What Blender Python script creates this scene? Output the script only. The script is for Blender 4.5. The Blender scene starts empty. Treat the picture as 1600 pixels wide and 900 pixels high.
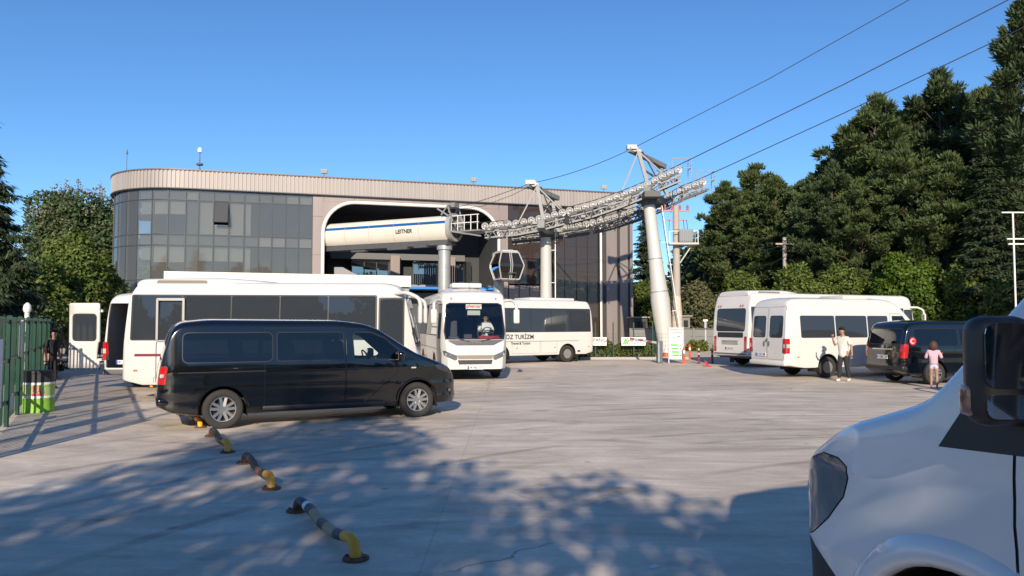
import bpy, bmesh, math, random
import numpy as np
from mathutils import Vector as V, Matrix as MX
from math import radians as R, sin, cos, pi, atan2, sqrt

SC = bpy.context.scene
COL = SC.collection
# ------------------------------------------------------------------ camera, sky, sun, exposure
F, CX, CY, HC, YH = 1155.0, 800.0, 450.0, 1.86, 505.0
PITCH = math.atan((YH - CY) / F)
cam = bpy.data.cameras.new('camera'); co = bpy.data.objects.new('camera', cam); COL.objects.link(co)
cam.sensor_width = 36; cam.lens = 36 * F / 1600; cam.clip_start = .05; cam.clip_end = 3000
co.location = (0, 0, HC); co.rotation_euler = (pi / 2 + PITCH, 0, 0)
SC.camera = co
SUN_EL, SUN_AZ = R(24), R(2)            # shadows fall straight away from the camera, 2 degrees to the right
w = bpy.data.worlds.new('World'); SC.world = w; w.use_nodes = True
nt = w.node_tree; bg = nt.nodes['Background']
sky = nt.nodes.new('ShaderNodeTexSky'); sky.sky_type = 'NISHITA'; sky.sun_disc = False
sky.sun_elevation = SUN_EL; sky.sun_rotation = pi + SUN_AZ
sky.altitude = 0; sky.air_density = 1.0; sky.dust_density = .0; sky.ozone_density = 7.0
hsv = nt.nodes.new('ShaderNodeHueSaturation'); hsv.inputs['Saturation'].default_value = 1.05
nt.links.new(sky.outputs[0], hsv.inputs['Color']); nt.links.new(hsv.outputs[0], bg.inputs[0]); bg.inputs[1].default_value = .128
sl = bpy.data.lights.new('sun', 'SUN'); so = bpy.data.objects.new('sun', sl); COL.objects.link(so)
sl.energy = 4.9; sl.angle = R(.55); sl.color = (1, .87, .70)
sd = V((sin(SUN_AZ) * cos(SUN_EL), cos(SUN_AZ) * cos(SUN_EL), -sin(SUN_EL)))
so.rotation_euler = sd.to_track_quat('-Z', 'Y').to_euler(); so.location = (0, -40, 30)
vs = SC.view_settings; vs.view_transform = 'Standard'; vs.look = 'None'; vs.gamma = 1; vs.exposure = .3
vs.use_curve_mapping = False

# ------------------------------------------------------------------ pixel helpers (directions only)
def ray(px, py):
    u = (px - CX) / F; v = (CY - py) / F
    return V((u, cos(PITCH) - v * sin(PITCH), sin(PITCH) + v * cos(PITCH)))
def gnd(px, py):
    d = ray(px, py); t = -HC / d.z
    return V((d.x * t, d.y * t, 0))
def at(px, py, Y):
    d = ray(px, py); t = Y / d.y
    return V((d.x * t, Y, HC + d.z * t))

# ------------------------------------------------------------------ materials
MATS = {}
def mat(name, col, rough=.5, metal=0, var=0, scale=6, bump=0, coat=0, spec=.5, dirt=0, streak=0):
    if name in MATS: return MATS[name]
    m = bpy.data.materials.new(name); m.use_nodes = True; MATS[name] = m
    n = m.node_tree.nodes; l = m.node_tree.links; b = n['Principled BSDF']
    c = tuple(col) + (1,)
    b.inputs['Base Color'].default_value = c; b.inputs['Roughness'].default_value = rough
    b.inputs['Metallic'].default_value = metal; b.inputs['Coat Weight'].default_value = coat
    b.inputs['Coat Roughness'].default_value = .04
    b.inputs['Specular IOR Level'].default_value = spec
    if var or bump or dirt:
        tc = n.new('ShaderNodeTexCoord'); nz = n.new('ShaderNodeTexNoise')
        nz.inputs['Scale'].default_value = scale; nz.inputs['Detail'].default_value = 6
        if streak:
            mp = n.new('ShaderNodeMapping'); mp.inputs['Scale'].default_value = (1, 1, .12); l.new(tc.outputs['Object'], mp.inputs[0]); l.new(mp.outputs[0], nz.inputs['Vector'])
        else: l.new(tc.outputs['Object'], nz.inputs['Vector'])
        if var:
            mx = n.new('ShaderNodeMix'); mx.data_type = 'RGBA'
            mx.inputs[6].default_value = tuple(x * (1 - var) for x in col) + (1,)
            mx.inputs[7].default_value = tuple(min(1, x * (1 + var)) for x in col) + (1,)
            l.new(nz.outputs['Fac'], mx.inputs[0]); l.new(mx.outputs[2], b.inputs['Base Color'])
            rr = n.new('ShaderNodeMapRange'); rr.inputs[3].default_value = max(.02, rough * .8); rr.inputs[4].default_value = min(1, rough * 1.25)
            l.new(nz.outputs['Fac'], rr.inputs[0]); l.new(rr.outputs[0], b.inputs['Roughness'])
        if bump:
            bp = n.new('ShaderNodeBump'); bp.inputs['Strength'].default_value = bump; bp.inputs['Distance'].default_value = .02
            l.new(nz.outputs['Fac'], bp.inputs['Height']); l.new(bp.outputs[0], b.inputs['Normal'])
    return m
def glass(name, tint, body=(.01, .012, .014), trans=.5, rough=.02, base=.06):
    if name in MATS: return MATS[name]
    m = bpy.data.materials.new(name); m.use_nodes = True; MATS[name] = m
    n = m.node_tree.nodes; l = m.node_tree.links; n.remove(n['Principled BSDF']); out = n['Material Output']
    tr = n.new('ShaderNodeBsdfTransparent'); tr.inputs[0].default_value = tuple(tint) + (1,)
    df = n.new('ShaderNodeBsdfDiffuse'); df.inputs[0].default_value = tuple(body) + (1,)
    gl = n.new('ShaderNodeBsdfGlossy'); gl.inputs['Roughness'].default_value = rough; gl.inputs[0].default_value = (.95, .97, 1, 1)
    fr = n.new('ShaderNodeFresnel'); fr.inputs[0].default_value = 1.5
    ad = n.new('ShaderNodeMath'); ad.operation = 'ADD'; ad.inputs[1].default_value = base; ad.use_clamp = True
    l.new(fr.outputs[0], ad.inputs[0])
    m1 = n.new('ShaderNodeMixShader'); m1.inputs[0].default_value = trans
    l.new(df.outputs[0], m1.inputs[1]); l.new(tr.outputs[0], m1.inputs[2])
    m2 = n.new('ShaderNodeMixShader'); l.new(ad.outputs[0], m2.inputs[0]); l.new(m1.outputs[0], m2.inputs[1]); l.new(gl.outputs[0], m2.inputs[2])
    l.new(m2.outputs[0], out.inputs[0])
    return m
def leafmat(name, c1, c2, scale=.9, rough=.6, trans=.14):
    if name in MATS: return MATS[name]
    m = bpy.data.materials.new(name); m.use_nodes = True; MATS[name] = m
    n = m.node_tree.nodes; l = m.node_tree.links; b = n['Principled BSDF']; out = n['Material Output']
    b.inputs['Roughness'].default_value = rough; b.inputs['Specular IOR Level'].default_value = .3
    g = n.new('ShaderNodeTexCoord'); nz = n.new('ShaderNodeTexNoise'); nz.inputs['Scale'].default_value = scale; nz.inputs['Detail'].default_value = 5
    nz.inputs['Roughness'].default_value = .75
    l.new(g.outputs['Object'], nz.inputs['Vector'])
    rp = n.new('ShaderNodeMapRange'); rp.inputs[1].default_value = .3; rp.inputs[2].default_value = .7
    l.new(nz.outputs['Fac'], rp.inputs[0])
    mx = n.new('ShaderNodeMix'); mx.data_type = 'RGBA'; mx.inputs[6].default_value = tuple(c1) + (1,); mx.inputs[7].default_value = tuple(c2) + (1,)
    l.new(rp.outputs[0], mx.inputs[0]); l.new(mx.outputs[2], b.inputs['Base Color'])
    t = n.new('ShaderNodeBsdfTranslucent'); l.new(mx.outputs[2], t.inputs[0])
    ms = n.new('ShaderNodeMixShader'); ms.inputs[0].default_value = trans
    l.new(b.outputs[0], ms.inputs[1]); l.new(t.outputs[0], ms.inputs[2]); l.new(ms.outputs[0], out.inputs[0])
    return m

WHITE = mat('white_paint', (.64, .615, .57), .28, 0, .06, 1.1, 0, .6)
WHITEV = mat('white_van_paint', (.76, .77, .78), .22, 0, .03, 1.2, 0, .8)
BLACKP = mat('black_paint', (.004, .0045, .0055), .14, 0, .1, 1.2, 0, .8)
MIRRORM = mat('mirror_surface', (.72, .74, .76), .03, 1)
SILVER = mat('silver', (.55, .55, .54), .3, .9)
GREYP = mat('grey_plastic', (.12, .12, .125), .5)
DARK = mat('dark_plastic', (.018, .018, .02), .45)
SEAL = mat('window_rubber', (.009, .009, .0095), .5)
RUBBER = mat('rubber', (.022, .021, .02), .75, 0, .3, 20)
TYRE = mat('tyre', (.028, .026, .024), .85, 0, .3, 14, .1)
INNER = mat('interior_dark', (.03, .03, .034), .8)
SEATM = mat('seat_fabric', (.06, .06, .07), .9)
REDL = mat('red_lens', (.45, .012, .012), .12, 0, 0, 6, 0, .8)
WLENS = mat('clear_lens', (.62, .62, .6), .08, .3, 0, 6, 0, 1)
DLENS = mat('headlight_lens', (.19, .19, .195), .08, .3, .35, 9, 0, 1)
DLENS2 = mat('dark_lamp_lens', (.05, .05, .055), .06, .3, .3, 12, 0, 1)
ORANGE = mat('orange_lens', (.75, .16, .02), .2, 0, 0, 6, 0, .6)
PLATE = mat('plate_white', (.75, .75, .72), .4)
BLUE = mat('plate_blue', (.02, .08, .45), .4)
INK = mat('ink_black', (.02, .02, .022), .6)
G_DARK = glass('bus_glass', (.22, .24, .26), (.040, .047, .056), .2, .015, .0)
G_PRIV = glass('privacy_glass', (.3, .32, .35), (.004, .005, .006), .25, .01, .01)
G_CLEAR = glass('clear_glass', (.86, .92, .9), (.02, .02, .02), .97, .005, .0)
G_FACADE = glass('facade_glass', (.80, .83, .83), (.20, .19, .172), .68, .012, .01)
G_BROWN = glass('brown_facade_glass', (.36, .32, .29), (.075, .055, .048), .4, .02, .0)

# ------------------------------------------------------------------ object helpers
def tag(o, label=None, cat=None, group=None, kind=None):
    if label: o['label'] = label
    if cat: o['category'] = cat
    if group: o['group'] = group
    if kind: o['kind'] = kind
    return o
def empty(name, loc=(0, 0, 0), rz=0, label=None, cat=None, group=None):
    o = bpy.data.objects.new(name, None); COL.objects.link(o); o.location = loc; o.rotation_euler = (0, 0, rz)
    o.empty_display_size = .2
    return tag(o, label, cat, group)
def meshobj(name, me, m=None, parent=None, loc=None, rot=None):
    o = bpy.data.objects.new(name, me); COL.objects.link(o)
    if m is not None and len(me.materials) == 0: me.materials.append(m)
    if parent: o.parent = parent
    if loc is not None: o.location = loc
    if rot is not None: o.rotation_euler = rot
    return o
def bm2obj(name, bm, m, parent=None, smooth=None, loc=None, rot=None):
    me = bpy.data.meshes.new(name); bm.to_mesh(me); bm.free()
    if smooth is not None:
        me.polygons.foreach_set('use_smooth', [True] * len(me.polygons)); me.set_sharp_from_angle(angle=R(smooth))
    return meshobj(name, me, m, parent, loc, rot)
class MB:
    def __init__(s): s.bm = bmesh.new()
    def box(s, c, d, rot=None, bevel=0):
        mtx = MX.Translation(V(c)) @ (rot.to_4x4() if rot is not None else MX.Identity(4)) @ MX.Diagonal((d[0], d[1], d[2], 1))
        r = bmesh.ops.create_cube(s.bm, size=1, matrix=mtx)
        if bevel:
            es = list({e for v in r['verts'] for e in v.link_edges})
            bmesh.ops.bevel(s.bm, geom=es, offset=bevel, segments=3, profile=.5, affect='EDGES')
        return s
    def bar(s, p, q, wd, h=None):
        p, q = V(p), V(q); h = h or wd; d = q - p; L = d.length
        if L < 1e-6: return s
        rot = d.to_track_quat('X', 'Z').to_matrix()
        return s.box((p + q) / 2, (L, wd, h), rot)
    def tube(s, pts, r, n=8, cap=True):
        pts = [V(p) for p in pts]; rs = r if isinstance(r, (list, tuple)) else [r] * len(pts)
        rings = []; ref = None
        for i, p in enumerate(pts):
            t = (pts[min(i + 1, len(pts) - 1)] - pts[max(i - 1, 0)]).normalized()
            if ref is None: ref = t.orthogonal().normalized()
            a = (ref - t * ref.dot(t)).normalized(); ref = a; b = t.cross(a)
            rings.append([s.bm.verts.new(p + (a * cos(2 * pi * k / n) + b * sin(2 * pi * k / n)) * rs[i]) for k in range(n)])
        for A, B_ in zip(rings, rings[1:]):
            for k in range(n): s.bm.faces.new((A[k], A[(k + 1) % n], B_[(k + 1) % n], B_[k]))
        if cap:
            s.bm.faces.new(rings[0][::-1]); s.bm.faces.new(rings[-1])
        return s
    def lathe(s, prof, c=(0, 0, 0), axis='z', n=24, closed=False):
        c = V(c); rings = []
        for r, h in prof:
            ring = []
            for k in range(n):
                a = 2 * pi * k / n; x, y = max(r, 1e-4) * cos(a), max(r, 1e-4) * sin(a)
                p = {'z': (x, y, h), 'y': (x, h, y), 'x': (h, x, y)}[axis]
                ring.append(s.bm.verts.new(c + V(p)))
            rings.append(ring)
        prs = list(zip(rings, rings[1:])) + ([(rings[-1], rings[0])] if closed else [])
        for A, B_ in prs:
            for k in range(n): s.bm.faces.new((A[k], A[(k + 1) % n], B_[(k + 1) % n], B_[k]))
        if not closed:
            s.bm.faces.new(rings[0][::-1]); s.bm.faces.new(rings[-1])
        return s
    def prism(s, pts, a, b, axis='y'):
        f = {'y': lambda u, v, t: (u, t, v), 'x': lambda u, v, t: (t, u, v), 'z': lambda u, v, t: (u, v, t)}[axis]
        A = [s.bm.verts.new(f(u, v, a)) for u, v in pts]; B_ = [s.bm.verts.new(f(u, v, b)) for u, v in pts]
        n = len(pts)
        for k in range(n): s.bm.faces.new((A[k], A[(k + 1) % n], B_[(k + 1) % n], B_[k]))
        s.bm.faces.new(A[::-1]); s.bm.faces.new(B_)
        return s
    def quad(s, *p):
        s.bm.faces.new([s.bm.verts.new(x) for x in p]); return s
    def obj(s, name, m, parent=None, smooth=None, loc=None, rot=None, normals=True):
        if normals: bmesh.ops.recalc_face_normals(s.bm, faces=s.bm.faces[:])
        return bm2obj(name, s.bm, m, parent, smooth, loc, rot)
def copy_tree(o, parent=None):
    c = o.copy(); COL.objects.link(c); c.parent = parent
    for ch in list(o.children): copy_tree(ch, c)
    return c
def text(name, body, size, m, parent, loc, rot, depth=.002, align='CENTER', sx=1):
    cu = bpy.data.curves.new('txt', 'FONT'); cu.body = body; cu.size = size; cu.extrude = depth; cu.align_x = align; cu.align_y = 'CENTER'
    cu.resolution_u = 3; cu.offset = size * .014
    t = bpy.data.objects.new('txt', cu); COL.objects.link(t)
    me = bpy.data.meshes.new_from_object(t.evaluated_get(bpy.context.evaluated_depsgraph_get()))
    bpy.data.objects.remove(t); bpy.data.curves.remove(cu); me.name = name
    o = meshobj(name, me, m, parent, loc, rot); o.scale = (sx, 1, 1)
    return o
def quick(name, vs_, k, m, parent=None):
    """mesh of separate k-gons from an (N*k,3) array"""
    n = len(vs_); me = bpy.data.meshes.new(name)
    me.vertices.add(n); me.vertices.foreach_set('co', np.asarray(vs_, np.float32).ravel())
    me.loops.add(n); me.loops.foreach_set('vertex_index', np.arange(n, dtype=np.int32))
    me.polygons.add(n // k); me.polygons.foreach_set('loop_start', np.arange(0, n, k, dtype=np.int32))
    me.update(calc_edges=True); me.validate()
    return meshobj(name, me, m, parent)
def rnd(pts, r=.1, n=4):
    out = []
    for i, p in enumerate(pts):
        if i == 0 or i == len(pts) - 1: out.append(tuple(p)); continue
        p = V(p); a = V(pts[i - 1]) - p; b = V(pts[i + 1]) - p
        ra = min(r, a.length * .45); rb = min(r, b.length * .45)
        A = p + a.normalized() * ra; B_ = p + b.normalized() * rb
        for k in range(n + 1):
            t = k / n; q = A * (1 - t) ** 2 + p * 2 * t * (1 - t) + B_ * t * t; out.append((q.x, q.y))
    return out
def rrect(x0, z0, x1, z1, r=.05, n=3):
    o = []
    for cx, cz, a0 in ((x1 - r, z1 - r, 0), (x0 + r, z1 - r, 90), (x0 + r, z0 + r, 180), (x1 - r, z0 + r, 270)):
        for k in range(n + 1):
            a = R(a0 + 90 * k / n); o.append((cx + r * cos(a), cz + r * sin(a)))
    return o
def ccw(o):
    A = sum(o[i][0] * o[(i + 1) % len(o)][1] - o[(i + 1) % len(o)][0] * o[i][1] for i in range(len(o)))
    return o if A > 0 else o[::-1]
def inset(o, d):
    o = ccw(o); n = len(o); out = []
    for i in range(n):
        p0, p1, p2 = V(o[i - 1]), V(o[i]), V(o[(i + 1) % n])
        a = (p1 - p0).normalized(); b = (p2 - p1).normalized()
        na = V((-a.y, a.x)); nb = V((-b.y, b.x)); k = 1 + na.dot(nb)
        q = p1 + (na + nb) * (d / max(k, .3)); out.append((q.x, q.y))
    return out
def lerp(pl, x):
    if x <= pl[0][0]: return pl[0][1]
    for (a, va), (b, vb) in zip(pl, pl[1:]):
        if x <= b: return va + (vb - va) * (x - a) / (b - a) if b > a else vb
    return pl[-1][1]
# ------------------------------------------------------------------ vehicle kit (x forward from the rear bumper, y left, z up)
def loft(top, bot, plan, zbelt, inlow, intop, H, ry=.2, rz=.16, rb=.06, crown=.03, step=.22, nside=8, creases=(), rfun=None):
    L0, L1 = plan[0][0], plan[-1][0]
    xs = sorted({round(x, 3) for pl in (top, bot, plan) for x, _ in pl if L0 <= x <= L1} | {round(L0 + step * i, 3) for i in range(int((L1 - L0) / step) + 1)} | {L0, L1})
    keep = [xs[0]]
    for x in xs[1:]:
        if x - keep[-1] > .009: keep.append(x)
    bm = bmesh.new(); rings = []
    z0 = min(z for _, z in bot)
    def wid(x, z):
        h = lerp(plan, x) + sum(am * math.exp(-((z - zc) / (sgm if z > zc else sgm * 2.6)) ** 2) for zc, am, sgm in creases)
        if z <= zbelt: return h - inlow * max(0, (zbelt - z) / (zbelt - z0)) ** 1.6
        return h - intop * (z - zbelt) / (H - zbelt)
    for x in keep:
        zt, zb = lerp(top, x), lerp(bot, x); zt = max(zt, zb + .1)
        kf = rfun(x) if rfun else 1
        rzz = min(rz * kf, (zt - zb) * .35); rbb = min(rb, (zt - zb) * .2)
        half = [(0, zb)]
        wb = wid(x, zb + rbb); half.append((wb - rbb - .01, zb))
        for k in (1, 2): a = k / 2 * pi / 2; half.append((wb - rbb + rbb * sin(a), zb + rbb - rbb * cos(a)))
        za, zc = zb + rbb, zt - rzz
        for k in range(1, nside):
            z = za + (zc - za) * k / nside
            half.append((wid(x, z), z))
        wt = wid(x, zc); ryy = min(ry * kf, wt * .6)
        for k in range(0, 6): a = k / 5 * pi / 2; half.append((wt - ryy + ryy * cos(a), zc + rzz * sin(a)))
        half.append(((wt - ryy) * .5, zt + crown * .75)); half.append((0, zt + crown))
        ring = half + [(-y, z) for y, z in half[-2:0:-1]]
        rings.append([bm.verts.new((x, y, z)) for y, z in ring])
    n = len(rings[0])
    for A, B_ in zip(rings, rings[1:]):
        for k in range(n):
            bm.faces.new((A[k], B_[k], B_[(k + 1) % n], A[(k + 1) % n]))
    bm.faces.new(rings[0]); bm.faces.new(rings[-1][::-1])
    bmesh.ops.remove_doubles(bm, verts=bm.verts[:], dist=.0005)
    bmesh.ops.recalc_face_normals(bm, faces=bm.faces[:])
    return bm
AX = {'y': (0, 2, 1), 'x': (1, 2, 0), 'z': (0, 1, 2)}
def cut(bm, outline, axis, sgn=1, lim=.2, nmin=None):
    """take the part of the surface inside a convex outline out of bm; returns it as a new bmesh"""
    o = ccw(outline); ia, ib, ic = AX[axis]
    amin, amax = min(p[0] for p in o), max(p[0] for p in o); bmin, bmax = min(p[1] for p in o), max(p[1] for p in o)
    fs = []
    for f in bm.faces:
        if f.calc_center_median()[ic] * sgn < lim: continue
        if nmin is not None and f.normal[ic] * sgn < nmin: continue
        ca = [v.co[ia] for v in f.verts]; cb = [v.co[ib] for v in f.verts]
        if max(ca) < amin or min(ca) > amax or max(cb) < bmin or min(cb) > bmax: continue
        fs.append(f)
    for i in range(len(o)):
        if not fs: break
        p, q = o[i], o[(i + 1) % len(o)]
        no2 = (q[1] - p[1], -(q[0] - p[0])); ln = math.hypot(*no2)
        if ln < 1e-6: continue
        co_, no = [0, 0, 0], [0, 0, 0]; co_[ia], co_[ib] = p; no[ia], no[ib] = no2[0] / ln, no2[1] / ln
        geom = list(fs) + list({e for f in fs for e in f.edges}) + list({v for f in fs for v in f.verts})
        r = bmesh.ops.bisect_plane(bm, geom=geom, dist=1e-5, plane_co=co_, plane_no=no)
        cv, nv = V(co_), V(no)
        allf = {g for g in r['geom'] if isinstance(g, bmesh.types.BMFace)} | {f for f in fs if f.is_valid}
        fs = [f for f in allf if (f.calc_center_median() - cv).dot(nv) < 0]
    nb = bmesh.new(); mp = {}
    for f in fs:
        vv = []
        for v in f.verts:
            if v not in mp: mp[v] = nb.verts.new(v.co)
            vv.append(mp[v])
        try: nb.faces.new(vv)
        except ValueError: pass
    if fs: bmesh.ops.delete(bm, geom=fs, context='FACES')
    nb.normal_update()
    return nb
def push(bm, d):
    bm.normal_update()
    for v, c in [(v, v.co + v.normal * d) for v in bm.verts]: v.co = c
def merge(dst, src):
    me = bpy.data.meshes.new('tmp'); src.to_mesh(me); src.free(); dst.from_mesh(me); bpy.data.meshes.remove(me)
class Car:
    def __init__(s, root, bm, paint): s.root, s.bm, s.paint = root, bm, paint
    def panel(s, name, outline, axis, sgn, m, lim=.2, seal=0, sealm=None, parent=None, off=0, nmin=None, sealname='window_seal', src=None, smooth=40):
        nb = cut(src or s.bm, outline, axis, sgn, lim, nmin)
        if seal:
            inn = cut(nb, inset(outline, seal), axis, sgn, lim, nmin)
            o = None
            if len(inn.faces):
                if off: push(inn, off)
                o = bm2obj(name, inn, m, parent or s.root, smooth)
            if len(nb.faces): bm2obj(sealname, nb, sealm or RUBBER, o or parent or s.root, smooth)
            return o
        if off: push(nb, off)
        return bm2obj(name, nb, m, parent or s.root, smooth)
    def hole(s, outline, axis, sgn, lim=.2):
        cut(s.bm, outline, axis, sgn, lim).free()
    def seam(s, outline, axis, sgn, wdt=.012, lim=.2, name='panel_gap'):
        """closed shut line round a panel: returns the panel as its own bmesh-object"""
        nb = cut(s.bm, outline, axis, sgn, lim)
        inn = cut(nb, inset(outline, wdt), axis, sgn, lim)
        push(nb, -.006)
        return inn, nb
    def door(s, name, outline, axis, sgn, wdt=.012, lim=.2):
        inn, gap = s.seam(outline, axis, sgn, wdt, lim)
        d = bm2obj(name, inn, s.paint, s.root, 40)
        bm2obj('shut_line', gap, SEAL if s.paint is BLACKP else RUBBER, d, 40)
        return d
    def arch(s, x, r, sgn, z=None, W=1):
        z = r * .82 if z is None else z
        o = [(x + r * cos(a), z + r * sin(a)) for a in [pi * k / 14 for k in range(15)]]
        o = o + [(x - r, -.1), (x + r, -.1)]
        s.hole(o, 'y', sgn)
        b = MB(); n = 14
        pts = [(x + (r + .005) * cos(pi * k / n), z + (r + .005) * sin(pi * k / n)) for k in range(n + 1)]
        pts = [(x + r + .005, .2)] + pts + [(x - r - .005, .2)]
        y0, y1 = sgn * (W - .03), sgn * (W - .5)
        for p, q in zip(pts, pts[1:]): b.quad((p[0], y0, p[1]), (q[0], y0, q[1]), (q[0], y1, q[1]), (p[0], y1, p[1]))
        b.bm.faces.new([b.bm.verts.new((u, y1, v)) for u, v in pts])
        b.obj('wheel_well', RUBBER, s.root)
    def body(s, liner=None, name='body'):
        if liner:
            lb = s.bm.copy(); push(lb, -.025); bm2obj('interior_trim', lb, liner, s.root, 40)
        return bm2obj(name, s.bm, s.paint, s.root, 38)
_wheel = {}
def wheel(root, x, y, r, wd, kind, sgn):
    """tyre > part of the vehicle; rim is its sub-part; shares mesh data"""
    key = (r, wd, kind)
    if key not in _wheel:
        b = MB(); h = wd / 2; ri = r * (.64 if kind == 'alloy' else .56)
        b.lathe([(ri, -h * .8), (ri + .02, -h * .98), (r * .9, -h), (r * .975, -h * .86), (r, -h * .6), (r, h * .6), (r * .975, h * .86), (r * .9, h), (ri + .02, h * .98), (ri, h * .8)], axis='y', n=36, closed=True)
        bmesh.ops.recalc_face_normals(b.bm, faces=b.bm.faces[:])
        tm = bpy.data.meshes.new('tyre'); b.bm.to_mesh(tm); tm.polygons.foreach_set('use_smooth', [True] * len(tm.polygons)); tm.set_sharp_from_angle(angle=R(50)); tm.materials.append(TYRE)
        rim = MB()
        if kind == 'alloy':
            rim.lathe([(ri * 1.0, h * .95), (ri * .93, h * .93), (ri * .9, h * .5), (ri * .9, -h * .7), (ri * 1.0, -h * .7)], axis='y', n=36, closed=True)
            rim.lathe([(.06, h * .80), (.062, h * .55), (.01, h * .55), (.01, h * .83), (.045, h * .84)], axis='y', n=16)
            for k in range(5):
                for dd in (-.25, .25):
                    a = 2 * pi * k / 5 + pi / 2; a2 = a + dd * 1.0
                    p = V((.05 * cos(a + dd * 1.5), h * .72, .05 * sin(a + dd * 1.5))); q = V((ri * .93 * cos(a2), h * .80, ri * .93 * sin(a2)))
                    rot = (q - p).to_track_quat('X', 'Y').to_matrix()
                    rim.box((p + q) / 2, ((q - p).length, .05, .03), rot)
            m = SILVER
        else:
            rim.lathe([(ri * 1.0, h * .9), (ri * .92, h * .86), (ri * .86, h * .45), (ri * .55, h * .30), (ri * .42, h * .55), (ri * .2, h * .62), (.01, h * .64)] , axis='y', n=30)
            for k in range(8):
                a = 2 * pi * k / 8; rim.lathe([(.028, h * .44), (.028, h * .45)], (ri * .70 * cos(a), 0, ri * .70 * sin(a)), 'y', 8)
            for k in range(6):
                a = 2 * pi * k / 6; rim.box((ri * .33 * cos(a), h * .62, ri * .33 * sin(a)), (.025, .03, .025))
            m = mat('steel_wheel', (.33, .31, .29), .45, .5, .2, 10)
        bmesh.ops.recalc_face_normals(rim.bm, faces=rim.bm.faces[:])
        rm = bpy.data.meshes.new('rim'); rim.bm.to_mesh(rm); rm.polygons.foreach_set('use_smooth', [True] * len(rm.polygons)); rm.set_sharp_from_angle(angle=R(30)); rm.materials.append(m)
        d = MB(); d.lathe([(ri * .9, -h * .2), (ri * .9, h * .1), (.02, h * .12)], axis='y', n=24)
        bmesh.ops.recalc_face_normals(d.bm, faces=d.bm.faces[:]); dm = bpy.data.meshes.new('brake'); d.bm.to_mesh(dm); dm.materials.append(DARK)
        _wheel[key] = (tm, rm, dm)
    tm, rm, dm = _wheel[key]
    t = meshobj('wheel', tm, None, root, (x, y, r), (0, 0, 0 if sgn > 0 else pi))
    meshobj('rim', rm, None, t); meshobj('hub', dm, None, t)
    return t
def plate(root, txt, loc, rz, w_=.52, h_=.115):
    """number plate facing local -y turned by rz"""
    e = MB(); e.box((0, 0, 0), (w_, .012, h_), None, .004); o = e.obj('number_plate', PLATE, root, None, loc, (0, 0, rz))
    b = MB(); b.box((-w_ / 2 + .024, -.0075, 0), (.045, .004, h_ * .94)); b.obj('blue_band', BLUE, o)
    text('plate_text', txt, h_ * .86, INK, o, (.02, -.0085, 0), (pi / 2, 0, 0), .001)
    return o
def seat(root, x, y, z, s=1.0):
    b = MB(); b.box((x, y, z + .4), (.48 * s, .46 * s, .14), None, .05)
    b.box((x - .24 * s, y, z + .75), (.13, .46 * s, .66), MX.Rotation(-.2, 3, 'Y'), .05)
    b.box((x - .33 * s, y, z + 1.16), (.09, .26, .2), MX.Rotation(-.2, 3, 'Y'), .04)
    b.box((x, y, z + .17), (.34, .34, .34))
    b.obj('seat', SEATM, root, 40)
def steering(root, x, y, z):
    b = MB(); rot = MX.Rotation(R(-25), 3, 'Y')
    b.tube([V((x, y, z)) + rot @ V((0, .19 * cos(2 * pi * k / 20), .19 * sin(2 * pi * k / 20))) for k in range(21)], .016, 6, False)
    b.bar(V((x, y, z)) + rot @ V((0, -.18, 0)), V((x, y, z)) + rot @ V((0, .18, 0)), .03, .05); b.bar((x, y, z), (x + .3, y, z - .14), .04)
    b.obj('steering_wheel', DARK, root, 40)

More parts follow.
